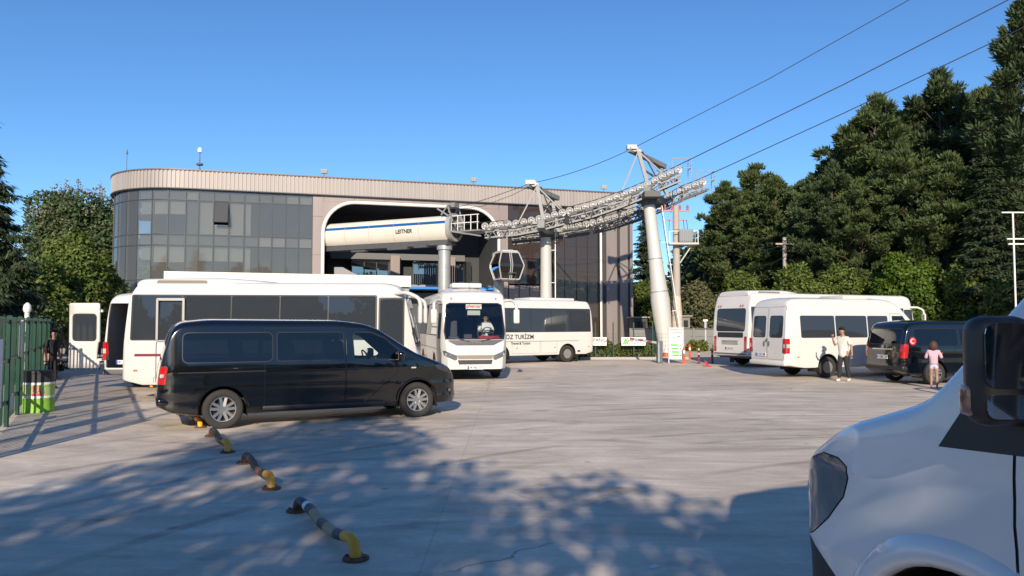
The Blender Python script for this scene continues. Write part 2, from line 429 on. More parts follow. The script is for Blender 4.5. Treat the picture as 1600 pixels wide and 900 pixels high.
# ------------------------------------------------------------------ midibus
def make_bus(loc, rz, label, group=None, L=7.2, W=1.15, H=2.85, stripe=False, rear_glass=True, clear=False, panes=5, sides=(1, -1), front_door=True, rear_door=False, mirrors=True, pod='long', silver_rear=False, hump=False):
    root = empty('midibus', (loc[0], loc[1], 0), rz, label, 'bus', group)
    zb = .36
    top = rnd([(0, .9), (.03, 1.5), (.13, 2.55), (.3, H - .03), (.7, H), (L - .85, H), (L - .52, H - .07), (L - .34, 2.56), (L - .05, 1.22), (L, .85)], .12)
    bot = [(0, zb + .12), (.5, zb), (L - .6, zb), (L, zb + .02)]
    plan = rnd([(0, W - .12), (.08, W - .03), (.35, W), (L - .8, W), (L - .25, W - .07), (L, W - .24)], .12)
    bm = loft(top, bot, plan, 1.35, .03, .09, H, .17, .14, .05, .04)
    c = Car(root, bm, WHITE)
    xr, xf, wr = 1.62, L - 1.72, .40
    # windscreen, apron, rear glass
    gl = G_CLEAR if clear else G_DARK
    ws = [(-.97, 1.33), (.97, 1.33), (1.01, 1.6), (.93, 2.47), (.8, 2.53), (-.8, 2.53), (-.93, 2.47), (-1.01, 1.6)]
    c.panel('windscreen', ws, 'x', 1, gl, L - .95, .035, RUBBER)
    c.panel('windscreen_apron', [(-.98, 1.32), (-.6, 1.14), (.6, 1.14), (.98, 1.32)], 'x', 1, mat('apron_grey', (.09, .09, .095), .35), L - .95)
    c.panel('grille_trim', [(-.62, .83), (-.54, .70), (.54, .70), (.62, .83)], 'x', 1, mat('champagne_trim', (.42, .38, .31), .3, .6), L - .6)
    c.panel('grille', [(-.57, .675), (-.53, .535), (.53, .535), (.57, .675)], 'x', 1, DARK, L - .6, 0, None, None, -.03)
    for k in range(4):
        b = MB(); b.box((L - .02, 0, .555 + k * .033), (.02, 1.06, .012)); b.obj('grille_slat', GREYP, root)
    for sg in (1, -1):
        hl = c.panel('headlight', [(sg * .60, .82), (sg * .58, .70), (sg * .66, .66), (sg * 1.0, .82), (sg * 1.04, .97), (sg * .98, .98)], 'x', 1, DLENS, L - .6)
        for k in range(3):
            b = MB(); q = .68 + k * .12; b.lathe([(.052, 0), (.05, .02), (.038, .026), (.01, .01)], (L - .03 - (q - .6) ** 2 * .35, sg * q, .745 + k * .055), 'x', 14); b.obj('lamp', WLENS, hl, 40)
        f = MB(); f.lathe([(.06, 0), (.055, .03), (.03, .035)], (L - .04, sg * .74, .46), 'x', 14); f.obj('fog_lamp', WLENS, root, 40)
    b = MB(); b.box((L - .015, .52, .48), (.02, .22, .05)); b.box((L - .015, -.52, .48), (.02, .22, .05)); b.obj('bumper_slot', DARK, root)
    plate(root, '34 FBS 777', (L + .012, 0, .43), pi / 2)
    for sg in (1, -1):
        b = MB(); b.tube([(L - .03, sg * .15, 1.27), (L - .055, sg * .5, 1.34), (L - .12, sg * .78, 1.42)], .012, 6)
        b.obj('wiper', DARK, root)
    if rear_glass:
        c.panel('rear_window', rrect(-.9, 1.5, .9, 2.5, .12), 'x', -1, G_DARK, -.5, .03, RUBBER)
        c.panel('rear_black_panel', rrect(-.8, 1.24, .8, 1.47, .06), 'x', -1, DARK, -.5)
        for sg in (1, -1):
            c.panel('tail_light', rrect(min(sg * .86, sg * 1.02), .62, max(sg * .86, sg * 1.02), 1.3, .03), 'x', -1, REDL, -.6, .012, DARK, None, 0, None, 'light_bezel')
            for k in (0, 1):
                b = MB(); b.lathe([(.035, 0), (.032, -.015)], (.09, sg * (.62 + .14 * k), 2.62), 'x', 12); b.obj('marker_lamp', REDL, root)
        b = MB()
        for k in range(4): b.box((.0, 0, .96 + k * .05), (.03, 1.0, .016))
        b.obj('engine_grille', GREYP, root)
        b = MB(); b.box((.015, 0, .55), (.06, 2 * W - .35, .06)); b.obj('rear_bumper_line', GREYP, root)
        plate(root, '34 DN 2213', (-.012, 0, .78), -pi / 2)
    # side windows
    x0, x1 = .2, L - 1.03
    for sg in (1, -1):
        rib = rrect(x0, 1.44, x1, 2.56, .05)
        nb = cut(c.bm, rib, 'y', sg, .4)
        ds = [(x0 + .03 + (x1 - x0 - .06) * k / panes, x0 + .03 + (x1 - x0 - .06) * (k + 1) / panes) for k in range(panes)]
        for a, b_ in ds:
            p = cut(nb, rrect(a + .012, 1.47, b_ - .012, 2.53, .04), 'y', sg, .4); bm2obj('window', p, G_DARK, root, 40)
        bm2obj('window_surround', nb, DARK, root, 40)
        for xx in (xr, xf): c.arch(xx, .49, sg, .40, W)
        for xx in (.35, xr + .75, L - 2.6, L - .9):
            b = MB(); b.box((xx, sg * (W - .005), .72), (.09, .02, .035)); b.obj('side_marker', ORANGE, root)
        b = MB(); b.box((.95, sg * (W - .012), .52), (.16, .02, .07)); b.obj('side_vent', DARK, root)
        # luggage flaps
        for a, b_ in ((xr + .62, xr + 1.55), (xr + 1.6, xf - .62)):
            if sg == 1 or not front_door: c.door('luggage_flap', rrect(a, .46, b_, 1.02, .03), 'y', sg, .009)
        b = MB(); b.box((L / 2, sg * (W + .001), 1.02), (L - 1.9, .012, .014)); b.obj('belt_moulding', GREYP, root)
    for sg in (-1,):
        if front_door:
            nb = cut(c.bm, rrect(L - 1.0, .42, L - .36, 2.5, .04), 'y', sg, .4)
            g1 = cut(nb, rrect(L - .96, .62, L - .40, 2.46, .05), 'y', sg, .4)
            d = bm2obj('entrance_door', nb, DARK, root, 40); bm2obj('door_glass', g1, G_DARK, d, 40)
        if rear_door:
            d = c.door('rear_side_door', rrect(.82, .42, 1.48, 1.42, .03), 'y', sg, .02)
            b = MB(); y = -(W - .03)
            for p, q in (((.84, 1.46), (.84, 2.44)), ((1.46, 1.46), (1.46, 2.44)), ((.82, 2.44), (1.48, 2.44))):
                b.bar((p[0], y - .012, p[1]), (q[0], y - .055 + .03 if q[1] > 2 else y, q[1]), .05, .06)
            b.obj('door_frame', mat('alu_frame', (.42, .40, .37), .45, .6), d)
            b = MB(); b.box((1.58 - .5, -(W + .004), 1.0), (.07, .02, .13)); b.obj('door_handle', DARK, d)
    if stripe:
        for sg in (1, -1):
            b = MB(); b.box((xf / 2 - .55 + .4, sg * (W + .002), 1.09), (xf - .35 - .6, .006, .06)); b.obj('maroon_stripe', mat('maroon', (.16, .015, .03), .4), root)
    # roof
    if pod == 'long':
        pm = loft(rnd([(.25, H + .02), (.32, H + .1), (2.3, H + .13), (3.2, H + .07), (3.9, H - .02)], .3), [(.25, H - .12), (3.9, H - .12)], rnd([(.25, .9), (.5, .98), (2.6, .98), (3.9, .45)], .5), H - .1, 0, .06, H + .15, .2, .1, .02, .02)
        p = bm2obj('roof_fairing', pm, WHITE, root, 40)
        for sg in (1, -1):
            b = MB(); b.prism(rrect(.75, H - .05, 1.95, H + .055, .05, 5), sg * .945, sg * .985); b.obj('vent_slot', mat('vent_brown', (.20, .18, .15), .6), p, 40)
    if pod == 'unit' or hump:
        pm = loft(rnd([(L - 4.2, H), (L - 3.6, H + .16), (L - 2.0, H + .17), (L - .95, H - .02)], .3), [(L - 4.2, H - .12), (L - .95, H - .12)], rnd([(L - 4.2, .6), (L - 3.3, .82), (L - 2, .82), (L - .95, .5)], .4), H - .1, 0, .1, H + .2, .3, .14, .02, .02)
        p = bm2obj('roof_fairing', pm, WHITE, root, 40)
        b = MB(); b.box((L - 2.3, 0, H + .25), (1.1, 1.05, .17), None, .05); b.obj('air_conditioner', WHITE, root, 40)
        b = MB(); b.tube([(L - 1.3, .0, H), (L - 1.35, 0, H + .45)], .006, 5); b.box((L - 2.0, .2, H + .36), (.1, .1, .06)); b.box((L - 2.0, -.15, H + .36), (.1, .12, .05)); b.obj('roof_aerial', DARK, root)['kind'] = 'stuff'
    if pod == 'flat':
        b = MB(); b.box((2.2, 0, H + .06), (2.6, 1.5, .14), None, .06); b.obj('air_conditioner', WHITE, root, 40)
        b = MB(); b.box((.62, 0, H + .0), (.5, 1.98, .06)); b.obj('vent_slot', DARK, root)
    if mirrors:
        for sg in (1, -1):
            b = MB(); b.tube(rnd3([(L - .6, sg * (W - .12), 2.6), (L - .30, sg * (W + .12), 2.62), (L + .02, sg * (W + .2), 2.48), (L + .05, sg * (W + .2), 2.30)]), .05, 8)
            m = b.obj('mirror_arm', WHITE, root, 50)
            b = MB(); b.box((L + .05, sg * (W + .2), 2.08), (.1, .2, .46), None, .045); mh = b.obj('mirror_housing', WHITE, m, 50)
            b = MB(); b.box((L - .004, sg * (W + .2), 2.08), (.006, .15, .38)); b.obj('mirror_glass', SILVER, mh)
            b = MB(); b.lathe([(.035, 0), (.03, .02)], (L - .39, sg * .74, 2.66), 'x', 10); b.obj('marker_lamp', ORANGE, root)
    for xx, sg in ((xr, 1), (xr, -1), (xf, 1), (xf, -1)): wheel(root, xx, sg * (W - .16), wr, .27, 'steel', sg)
    b = MB(); b.box((L / 2, 0, .42), (L - .5, 2 * W - .5, .12)); b.obj('chassis', DARK, root)
    b = MB(); b.box((xr - .62, W - .18, .28), (.02, .28, .34)); b.box((xr - .62, -W + .18, .28), (.02, .28, .34)); b.obj('mud_flap', RUBBER, root)
    c.body(INNER)
    return root
def rnd3(pts, r=.12, n=4):
    out = [V(pts[0])]
    for a, p, b in zip(pts, pts[1:], pts[2:]):
        a, p, b = V(a), V(p), V(b); A = p + (a - p).normalized() * min(r, (a - p).length * .45); B_ = p + (b - p).normalized() * min(r, (b - p).length * .45)
        for k in range(n + 1):
            t = k / n; out.append(A * (1 - t) ** 2 + p * 2 * t * (1 - t) + B_ * t * t)
    out.append(V(pts[-1])); return out

# ------------------------------------------------------------------ people carrier (black vans)
def make_mpv(loc, rz, label, L=5.45, W=.96, H=1.92, kind='a'):
    root = empty('passenger_van', (loc[0], loc[1], 0), rz, label, 'van')
    zb = .24
    top = rnd([(0, .62), (.02, .95), (.06, 1.2), (.2, 1.74), (.34, H - .05), (.8, H), (L - 2.5, H - .01), (L - 2.0, H - .07), (L - 1.72, H - .17), (L - .98, 1.27), (L - .6, 1.13), (L - .22, .98), (L - .08, .82), (L - .03, .6), (L, .45)], .13)
    bot = [(0, .42), (.25, .30), (.6, zb), (L - .8, zb), (L, .26)]
    plan = rnd([(0, W - .18), (.06, W - .09), (.25, W - .03), (.6, W), (L - 1.4, W), (L - .7, W - .04), (L - .3, W - .14), (L - .1, W - .28), (L, W - .42)], .12)
    bm = loft(top, bot, plan, 1.08, .07, .13, H, .17, .12, .05, .03, .22, 20, ((1.0, .012, .02), (.66, .016, .03), (.40, .018, .03)), lambda x: 1 if x < L - 1.2 else .65)
    c = Car(root, bm, BLACKP)
    xr, xf, wr = 1.06, L - .96, .345
    c.panel('windscreen', [(-.78, 1.30), (.78, 1.30), (.66, 1.76), (-.66, 1.76)], 'x', 1, G_CLEAR, L - 1.85, .02, RUBBER)
    # side glass
    rear_x0 = .38
    for sg in (1, -1):
        for i, (a, b_) in enumerate(((rear_x0, 1.90), (1.96, L - 2.42))):
            c.panel('rear_quarter_window' if i == 0 else 'sliding_door_window', rrect(a, 1.16, b_, 1.70, .10 if i == 0 else .05), 'y', sg, G_PRIV, .3, .016, SEAL)
        fw = [(L - 2.24, 1.17), (L - 1.28, 1.13), (L - 1.18, 1.20), (L - 1.62, 1.58), (L - 1.90, 1.69), (L - 2.20, 1.70), (L - 2.26, 1.62)]
        c.panel('front_window', fw, 'y', sg, G_CLEAR, .3, .018, SEAL)
        c.panel('quarter_light', [(L - 1.24, 1.12), (L - 1.0, 1.135), (L - 1.13, 1.20)], 'y', sg, G_PRIV, .3)
        c.arch(xr, .405, sg, .35, W); c.arch(xf, .405, sg, .35, W)
        d1 = c.door('sliding_door', [(1.75, .34), (L - 2.40, .34), (L - 2.40, 1.78), (1.75, 1.78)], 'y', sg, .009, .3)
        d2 = c.door('front_door', [(L - 2.385, .34), (L - 1.42, .34), (L - 1.38, .9), (L - 1.13, 1.12), (L - 1.80, 1.76), (L - 2.385, 1.76)], 'y', sg, .009, .3)
        for xx, dd in ((L - 2.62, d1), (L - 2.18, d2)):
            b = MB(); b.box((xx, sg * (W + .012), 1.0), (.22, .035, .035), None, .014); b.lathe([(.05, 0), (.05, sg * .012), (.03, sg * .004)], (xx, sg * (W - .006), 1.0), 'y', 14); b.obj('door_handle', BLACKP, dd, 40)
        b = MB(); b.box((1.05, sg * (W - .004), 1.0), (1.45, .016, .022)); b.obj('slide_rail', SEAL, root)
        b = MB(); b.box((L - 1.05, sg * (W + .0), .985), (.10, .02, .03), None, .008); b.obj('side_indicator', WLENS, root)
        b = MB(); b.box(((1.6 + L - 1.5) / 2, sg * (W - .035), .33), (L - 3.35, .05, .08), None, .02); b.obj('sill', DARK, root, 40)
        # arch lips
        for xx in (xr, xf):
            b = MB(); b.tube([(xx + .415 * cos(pi * k / 16), sg * (W - .012), .35 + .415 * sin(pi * k / 16)) for k in range(17)], .016, 6); b.obj('wheel_arch_lip', BLACKP, root, 50)
        # mirror
        b = MB(); b.box((L - 1.36, sg * (W + .13), 1.22), (.14, .22, .2), None, .06); b.bar((L - 1.3, sg * (W - .05), 1.13), (L - 1.34, sg * (W + .1), 1.16), .05); mo = b.obj('door_mirror', BLACKP, root, 50)
        b = MB(); b.box((L - 1.436, sg * (W + .13), 1.22), (.006, .17, .14)); b.obj('mirror_glass', MIRRORM, mo)
        # lights
        if kind == 'a':
            tl = c.panel('tail_light', [(-.02, .80), (.14, .80), (.16, 1.10), (.13, 1.12), (.02, 1.12)], 'y', sg, REDL, W - .22, .008, DARK, None, .004, None, 'light_bezel')
            b = MB(); b.box((.075, sg * (W - .075), .95), (.07, .05, .07), MX.Rotation(-sg * .25, 3, 'Z'), .02); b.obj('reversing_lamp', WLENS, tl or root, 40)
        else:
            tl = c.panel('tail_light', [(-.02, .80), (.16, .80), (.2, 1.2), (.12, 1.24), (.02, 1.2)], 'y', sg, REDL, W - .22, .008, DARK, None, .004, None, 'light_bezel')
        c.panel('headlight', [(L - .62, 1.02), (L - .5, .93), (L - .14, .80), (L - .08, .86), (L - .16, .95), (L - .4, 1.05)], 'y', sg, DLENS2, .2, .01, DARK, None, .002, None, 'light_bezel')
        b = MB(); b.box((L - .19, sg * (W - .25), .50), (.04, .14, .05), MX.Rotation(sg * .5, 3, 'Z'), .015); b.obj('fog_lamp', GREYP, root, 40)
    # rear
    c.panel('rear_window', rrect(-.72, 1.20, .72, 1.70, .08), 'x', -1, G_PRIV, -.4, .02, RUBBER)
    g = c.door('tailgate', rrect(-.76, .52, .76, 1.18, .03), 'x', -1, .01, -.3)
    if kind == 'b':
        b = MB(); b.box((.0, 0, 1.06), (.03, .9, .045), None, .01); b.obj('chrome_strip', SILVER, g)
        b = MB(); b.lathe([(.055, 0), (.055, -.012), (.042, -.012), (.042, 0)], (.02, 0, 1.13), 'x', 20)
        for k in range(3):
            a = pi / 2 + 2 * pi * k / 3; b.bar((.005, 0, 1.13), (.005, .045 * cos(a), 1.13 + .045 * sin(a)), .01)
        b.obj('badge', SILVER, g)
    plate(root, '34 CMC 377' if kind == 'b' else '41 AFE 602', (-.03, 0, .82), -pi / 2)
    b = MB(); b.box((.12, 0, .5), (.26, 2 * W - .18, .16), None, .06); b.obj('rear_bumper', BLACKP if kind == 'a' else DARK, root, 50)
    # front
    c.panel('grille', [(-.42, .40), (.42, .40), (.5, .66), (-.5, .66)], 'x', 1, DARK, L - .4, 0, None, None, -.02)
    for k in range(5):
        b = MB(); b.box((L - .015, 0, .43 + .05 * k), (.02, .84, .014)); b.obj('grille_slat', GREYP, root)
    b = MB(); b.box((L - .1, 0, .29), (.16, 1.0, .1), None, .04); b.obj('front_splitter', DARK, root, 50)
    plate(root, '41 AFE 602' if kind == 'a' else '34 CMC 377', (L + .012, 0, .36), pi / 2)
    for y in (.45, -.45): seat(root, L - 2.15, y, .45)
    for xx in (L - 3.1, L - 4.0):
        for y in (.5, 0, -.5): seat(root, xx, y, .45)
    steering(root, L - 1.62, .45, 1.12)
    b = MB(); b.box((L - 1.32, 0, .98), (.42, 1.6, .3), None, .1); b.obj('dashboard', DARK, root, 50)
    b = MB(); b.box((L / 2, 0, .42), (L - .6, 2 * W - .45, .06)); b.obj('floor_pan', INNER, root)
    for xx, sg in ((xr, 1), (xr, -1), (xf, 1), (xf, -1)): wheel(root, xx, sg * (W - .125), wr, .23, 'alloy', sg)
    c.body(INNER)
    return root

# ------------------------------------------------------------------ high-roof panel van / minibus
def make_van(loc, rz, label, cat, L=6.9, W=.985, H=2.72, paint=None, open_door=False, minibus=True, group=None):
    P = paint or WHITE
    root = empty('high_roof_van' if not minibus else 'minibus', (loc[0], loc[1], 0), rz, label, cat, group)
    zb = .34
    top = rnd([(0, .8), (.02, 1.3), (.10, 2.2), (.2, H - .12), (.45, H - .02), (1, H), (L - 2.7, H), (L - 2.25, H - .06), (L - 1.92, H - .22), (L - 1.02, 1.58), (L - .92, 1.52), (L - .5, 1.38), (L - .20, 1.20), (L - .10, 1.07), (L - .04, .75), (L, .5)], .12)
    bot = [(0, .46), (.4, zb + .05), (.8, zb), (L - .8, zb), (L, .27)]
    plan = rnd([(0, W - .12), (.05, W - .04), (.2, W), (L - 1.7, W), (L - 1.0, W - .01), (L - .5, W - .06), (L - .2, W - .16), (L - .05, W - .32), (L, W - .45)], .12)
    bm = loft(top, bot, plan, 1.3, .03, .12, H, .2, .16, .05, .04, .2, 18, ((1.18, .010, .02), (.80, .012, .025)), lambda x: 1 if x < L - 2.0 else max(.42, 1 - (x - L + 2.0) * .6))
    c = Car(root, bm, P)
    xr, xf, wr = 1.75, L - 1.12, .36
    c.panel('windscreen', [(-.82, 1.58), (.82, 1.58), (.78, 1.95), (.72, H - .38), (-.72, H - .38), (-.78, 1.95)], 'x', 1, G_CLEAR, L - 2.2, .025, RUBBER)
    c.panel('bonnet', [(L - 1.0, -.74), (L - .22, -.60), (L - .22, .60), (L - 1.0, .74)], 'z', 1, P, 1.0, .008, RUBBER, None, 0, .3, 'shut_line')
    c.panel('grille', [(-.4, .68), (.4, .68), (.46, .98), (-.46, .98)], 'x', 1, DARK, L - .5)
    c.panel('lower_grille', [(-.5, .36), (.5, .36), (.5, .6), (-.5, .6)], 'x', 1, DARK, L - .5)
    for k in range(3):
        b = MB(); b.box((L - .05 + .02, 0, .74 + k * .09), (.04, .84, .03), None, .01); b.obj('grille_slat', GREYP, root)
    b = MB(); b.tube([(L - .13 - .16 * (y / .62) ** 2, y, 1.20 + .02 * (y / .62) ** 2) for y in np.linspace(-.62, .62, 15)], .028, 8); b.obj('bonnet_lip', DARK, root, 60)
    for sg in (1, -1):
        c.panel('headlight', [(L - .38, 1.235), (L - .50, 1.232), (L - .565, 1.20), (L - .575, 1.15), (L - .53, 1.05), (L - .40, .92), (L - .25, .81), (L - .2, .79), (L + .02, .79), (L + .02, .98), (L - .14, 1.15)], 'y', sg, DLENS, .15, .006, DARK, None, .003, None, 'light_bezel')
        c.panel('bumper_corner', [(L + .1, .775), (L - .215, .775), (L - .56, .60), (L - .60, .2), (L + .1, .2)], 'y', sg, DARK, .1)
        c.panel('front_window', [(L - 1.42, 1.60), (L - 2.32, 1.48), (L - 2.32, 2.12), (L - 1.82, 2.12)], 'y', sg, G_CLEAR, .3, .02, RUBBER)
        c.panel('window_base_trim', [(L - 1.06, 1.37), (L - 1.4, 1.385), (L - 2.33, 1.43), (L - 2.33, 1.475), (L - 1.42, 1.60), (L - 1.22, 1.62)], 'y', sg, DARK, .3)
        if minibus:
            xs_ = [.62, 2.1, 3.5, L - 2.5]
            for a, b_ in zip(xs_, xs_[1:]):
                c.panel('window', rrect(a + .02, 1.36, b_ - .02, 2.12, .06), 'y', sg, G_DARK, .3, .02, RUBBER)
        c.arch(xr, .455, sg, .37, W); c.arch(xf, .50, sg, .40, W)
        d = c.door('front_door', [(L - 1.62, .42), (L - 2.42, .42), (L - 2.42, 2.2), (L - 1.93, 2.2), (L - 1.36, 1.55), (L - 1.36, .92)], 'y', sg, .012, .3)
        b = MB(); b.box((L - 2.28, sg * (W + .012), 1.15), (.2, .035, .04), None, .014); b.obj('door_handle', DARK, d, 40)
        b = MB()
        n = 18
        for k in range(n + 1):
            pass
        sec = [(.498, W - .05), (.50, W + .006), (.53, W + .022), (.575, W + .016), (.61, W - .004), (.64, W - .04)]; rgs = []
        for k in range(n + 3):
            a_ = pi * (k - 1) / n; rgs.append([b.bm.verts.new((xf + rr * cos(a_), sg * (yy - .05 * max(0, cos(a_)) ** 2), .40 + rr * sin(a_))) for rr, yy in sec])
        for A_, B2 in zip(rgs, rgs[1:]):
            for k in range(len(sec) - 1): b.bm.faces.new((A_[k], A_[k + 1], B2[k + 1], B2[k]))
        b.obj('wheel_arch_lip', P, root, 60)
        b = MB(); b.tube([(xr + .47 * cos(pi * k / n), sg * (W - .02), .37 + .47 * sin(pi * k / n)) for k in range(n + 1)], .03, 8); b.obj('wheel_arch_lip', P, root, 60)
        b = MB(); b.box(((xr + xf) / 2, sg * (W - .0), .5), (xf - xr - 1.0, .03, .1), None, .01); b.obj('side_moulding', P, root)
        # mirror
        mx, my = L - 1.47, sg * (W + .21)
        b = MB(); b.box((0, 0, 0), (.13, .205, .37), None, .055); mo = b.obj('door_mirror', DARK, root, 60, (mx, my, 1.70), (0, 0, -sg * .42))
        b = MB(); b.bar((.04, -sg * .25, -.17), (.0, -sg * .05, -.17), .1, .09); b.obj('mirror_foot', DARK, mo)
        b = MB(); b.prism(rrect(-.08, -.055, .08, .16, .035), -.069, -.062, 'x'); b.obj('mirror_glass', MIRRORM, mo)
        b = MB(); b.prism(rrect(-.078, -.155, .078, -.075, .028), -.069, -.062, 'x'); b.obj('wide_angle_glass', MIRRORM, mo)
        b = MB(); b.box((.02, sg * .08, -.10), (.08, .055, .11), None, .02); b.obj('mirror_indicator', mat('amber_clear_lens', (.30, .15, .10), .12, .1, 0, 6, 0, 1), mo, 40)
        # rear lamp
        tl = c.panel('tail_light', rrect(.0, .84, .17, 1.34, .02), 'y', sg, REDL, W - .18, .01, DARK, None, .004, None, 'light_bezel')
        b = MB(); b.box((.085, sg * (W + .004), 1.09), (.14, .012, .13)); b.obj('reversing_lamp', WLENS, tl or root)
        b = MB(); b.box((.5, sg * (W - .004), .72), (.08, .02, .035)); b.obj('side_marker', ORANGE, root)
        b = MB(); b.box((.015, sg * (W - .085), 1.09), (.05, .10, .50), None, .012); b.obj('rear_lamp', REDL, root); b = MB(); b.box((-.012, sg * (W - .085), 1.09), (.006, .085, .13)); b.obj('reversing_lamp', WLENS, root)
        # rear door
        dr = rrect(min(sg * .02, sg * .86), .62, max(sg * .02, sg * .86), 2.42, .05)
        wo = rrect(min(sg * .1, sg * .78), 1.36, max(sg * .1, sg * .78), 2.12, .09)
        if open_door and sg == 1:
            nb = cut(c.bm, dr, 'x', -1, -.5)
            wg = cut(nb, wo, 'x', -1, -.5); wi = cut(wg, inset(wo, .03), 'x', -1, -.5)
            # swing out flat beside the body about the left hinge
            for q in (nb, wg, wi):
                for v in q.verts: v.co = V((-.06 - v.co.x * .3 + .0, 2 * (W - .02) - v.co.y - .07, v.co.z))
                bmesh.ops.reverse_faces(q, faces=q.faces[:])
            dd = bm2obj('open_rear_door', nb, P, root, 40)
            sm = dd.modifiers.new('thick', 'SOLIDIFY'); sm.thickness = .05; sm.offset = 0
            bm2obj('door_window', wi, G_DARK, dd, 40); bm2obj('window_seal', wg, RUBBER, dd, 40)
            b = MB(); b.box((-.12, 1.74, 1.16), (.03, .2, .035), None, .01); b.obj('door_handle', GREYP, dd)
            b = MB()
            for zz in (.85, 2.2): b.box((-.03, W + .02, zz), (.07, .12, .07), None, .01)
            b.obj('hinge', P, dd)
        else:
            c.panel('rear_window', wo, 'x', -1, G_DARK, -.5, .03, RUBBER)
            d = c.door('rear_door', dr, 'x', -1, .01, -.5)
            if sg == -1 or not open_door:
                b = MB(); b.box((-.012, sg * .12, 1.16), (.03, .05, .16), None, .01); b.obj('door_handle', GREYP, d)
    for sg in (1, -1):
        b = MB(); b.tube([(L - .99, sg * .12 - .1, 1.575), (L - 1.05, sg * .12 + .35, 1.63), (L - 1.1, sg * .12 + .5, 1.70)], .012, 6); b.obj('wiper', DARK, root)
        hl = MB(); hl.lathe([(.085, 0), (.08, .03), (.03, -.02)], (L - .2, sg * (W - .27), 1.02), 'x', 16); hl.obj('projector_lamp', WLENS, root, 40)
    b = MB(); b.box((L - 1.0, 0, 1.545), (.10, 1.5, .03)); b.obj('cowl_panel', DARK, root)
    plate(root, '41 AC 188', (-.022, .3, .78), -pi / 2)
    b = MB(); b.box((.07, 0, .5), (.22, 2 * W - .1, .16), None, .05); b.obj('rear_bumper', P if minibus else GREYP, root, 50)
    b = MB(); b.lathe([(.05, 0), (.05, .012), (.038, .012), (.038, 0)], (-.01, 0, 1.28), 'x', 20)
    for k in range(3):
        a = pi / 2 + 2 * pi * k / 3; b.bar((-.005, 0, 1.28), (-.005, .042 * cos(a), 1.28 + .042 * sin(a)), .01)
    b.obj('badge', SILVER, root)
    if minibus:
        b = MB(); b.box((L - 3.6, 0, H + .05), (1.1, 1.2, .14), None, .05); b.obj('air_conditioner', mat('unit_beige', (.62, .58, .5), .5), root, 40)
    for y in (.5, -.5): seat(root, L - 2.25, y, .62)
    steering(root, L - 1.72, .5, 1.3)
    b = MB(); b.box((L - 1.35, 0, 1.22), (.5, 1.7, .34), None, .12); b.obj('dashboard', DARK, root, 50)
    b = MB(); b.box((L / 2, 0, .5), (L - .7, 2 * W - .45, .06)); b.obj('floor_pan', INNER, root)
    if minibus:
        b = MB(); b.box((L - 2.75, 0, 1.3), (.04, 2 * W - .3, 1.5)); b.obj('partition', INNER, root)
    for xx, sg in ((xr, 1), (xr, -1), (xf, 1), (xf, -1)): wheel(root, xx, sg * (W - .15), wr, .24, 'steel', sg)
    c.body(INNER if minibus else mat('van_lining', (.42, .41, .39), .7))
    return root
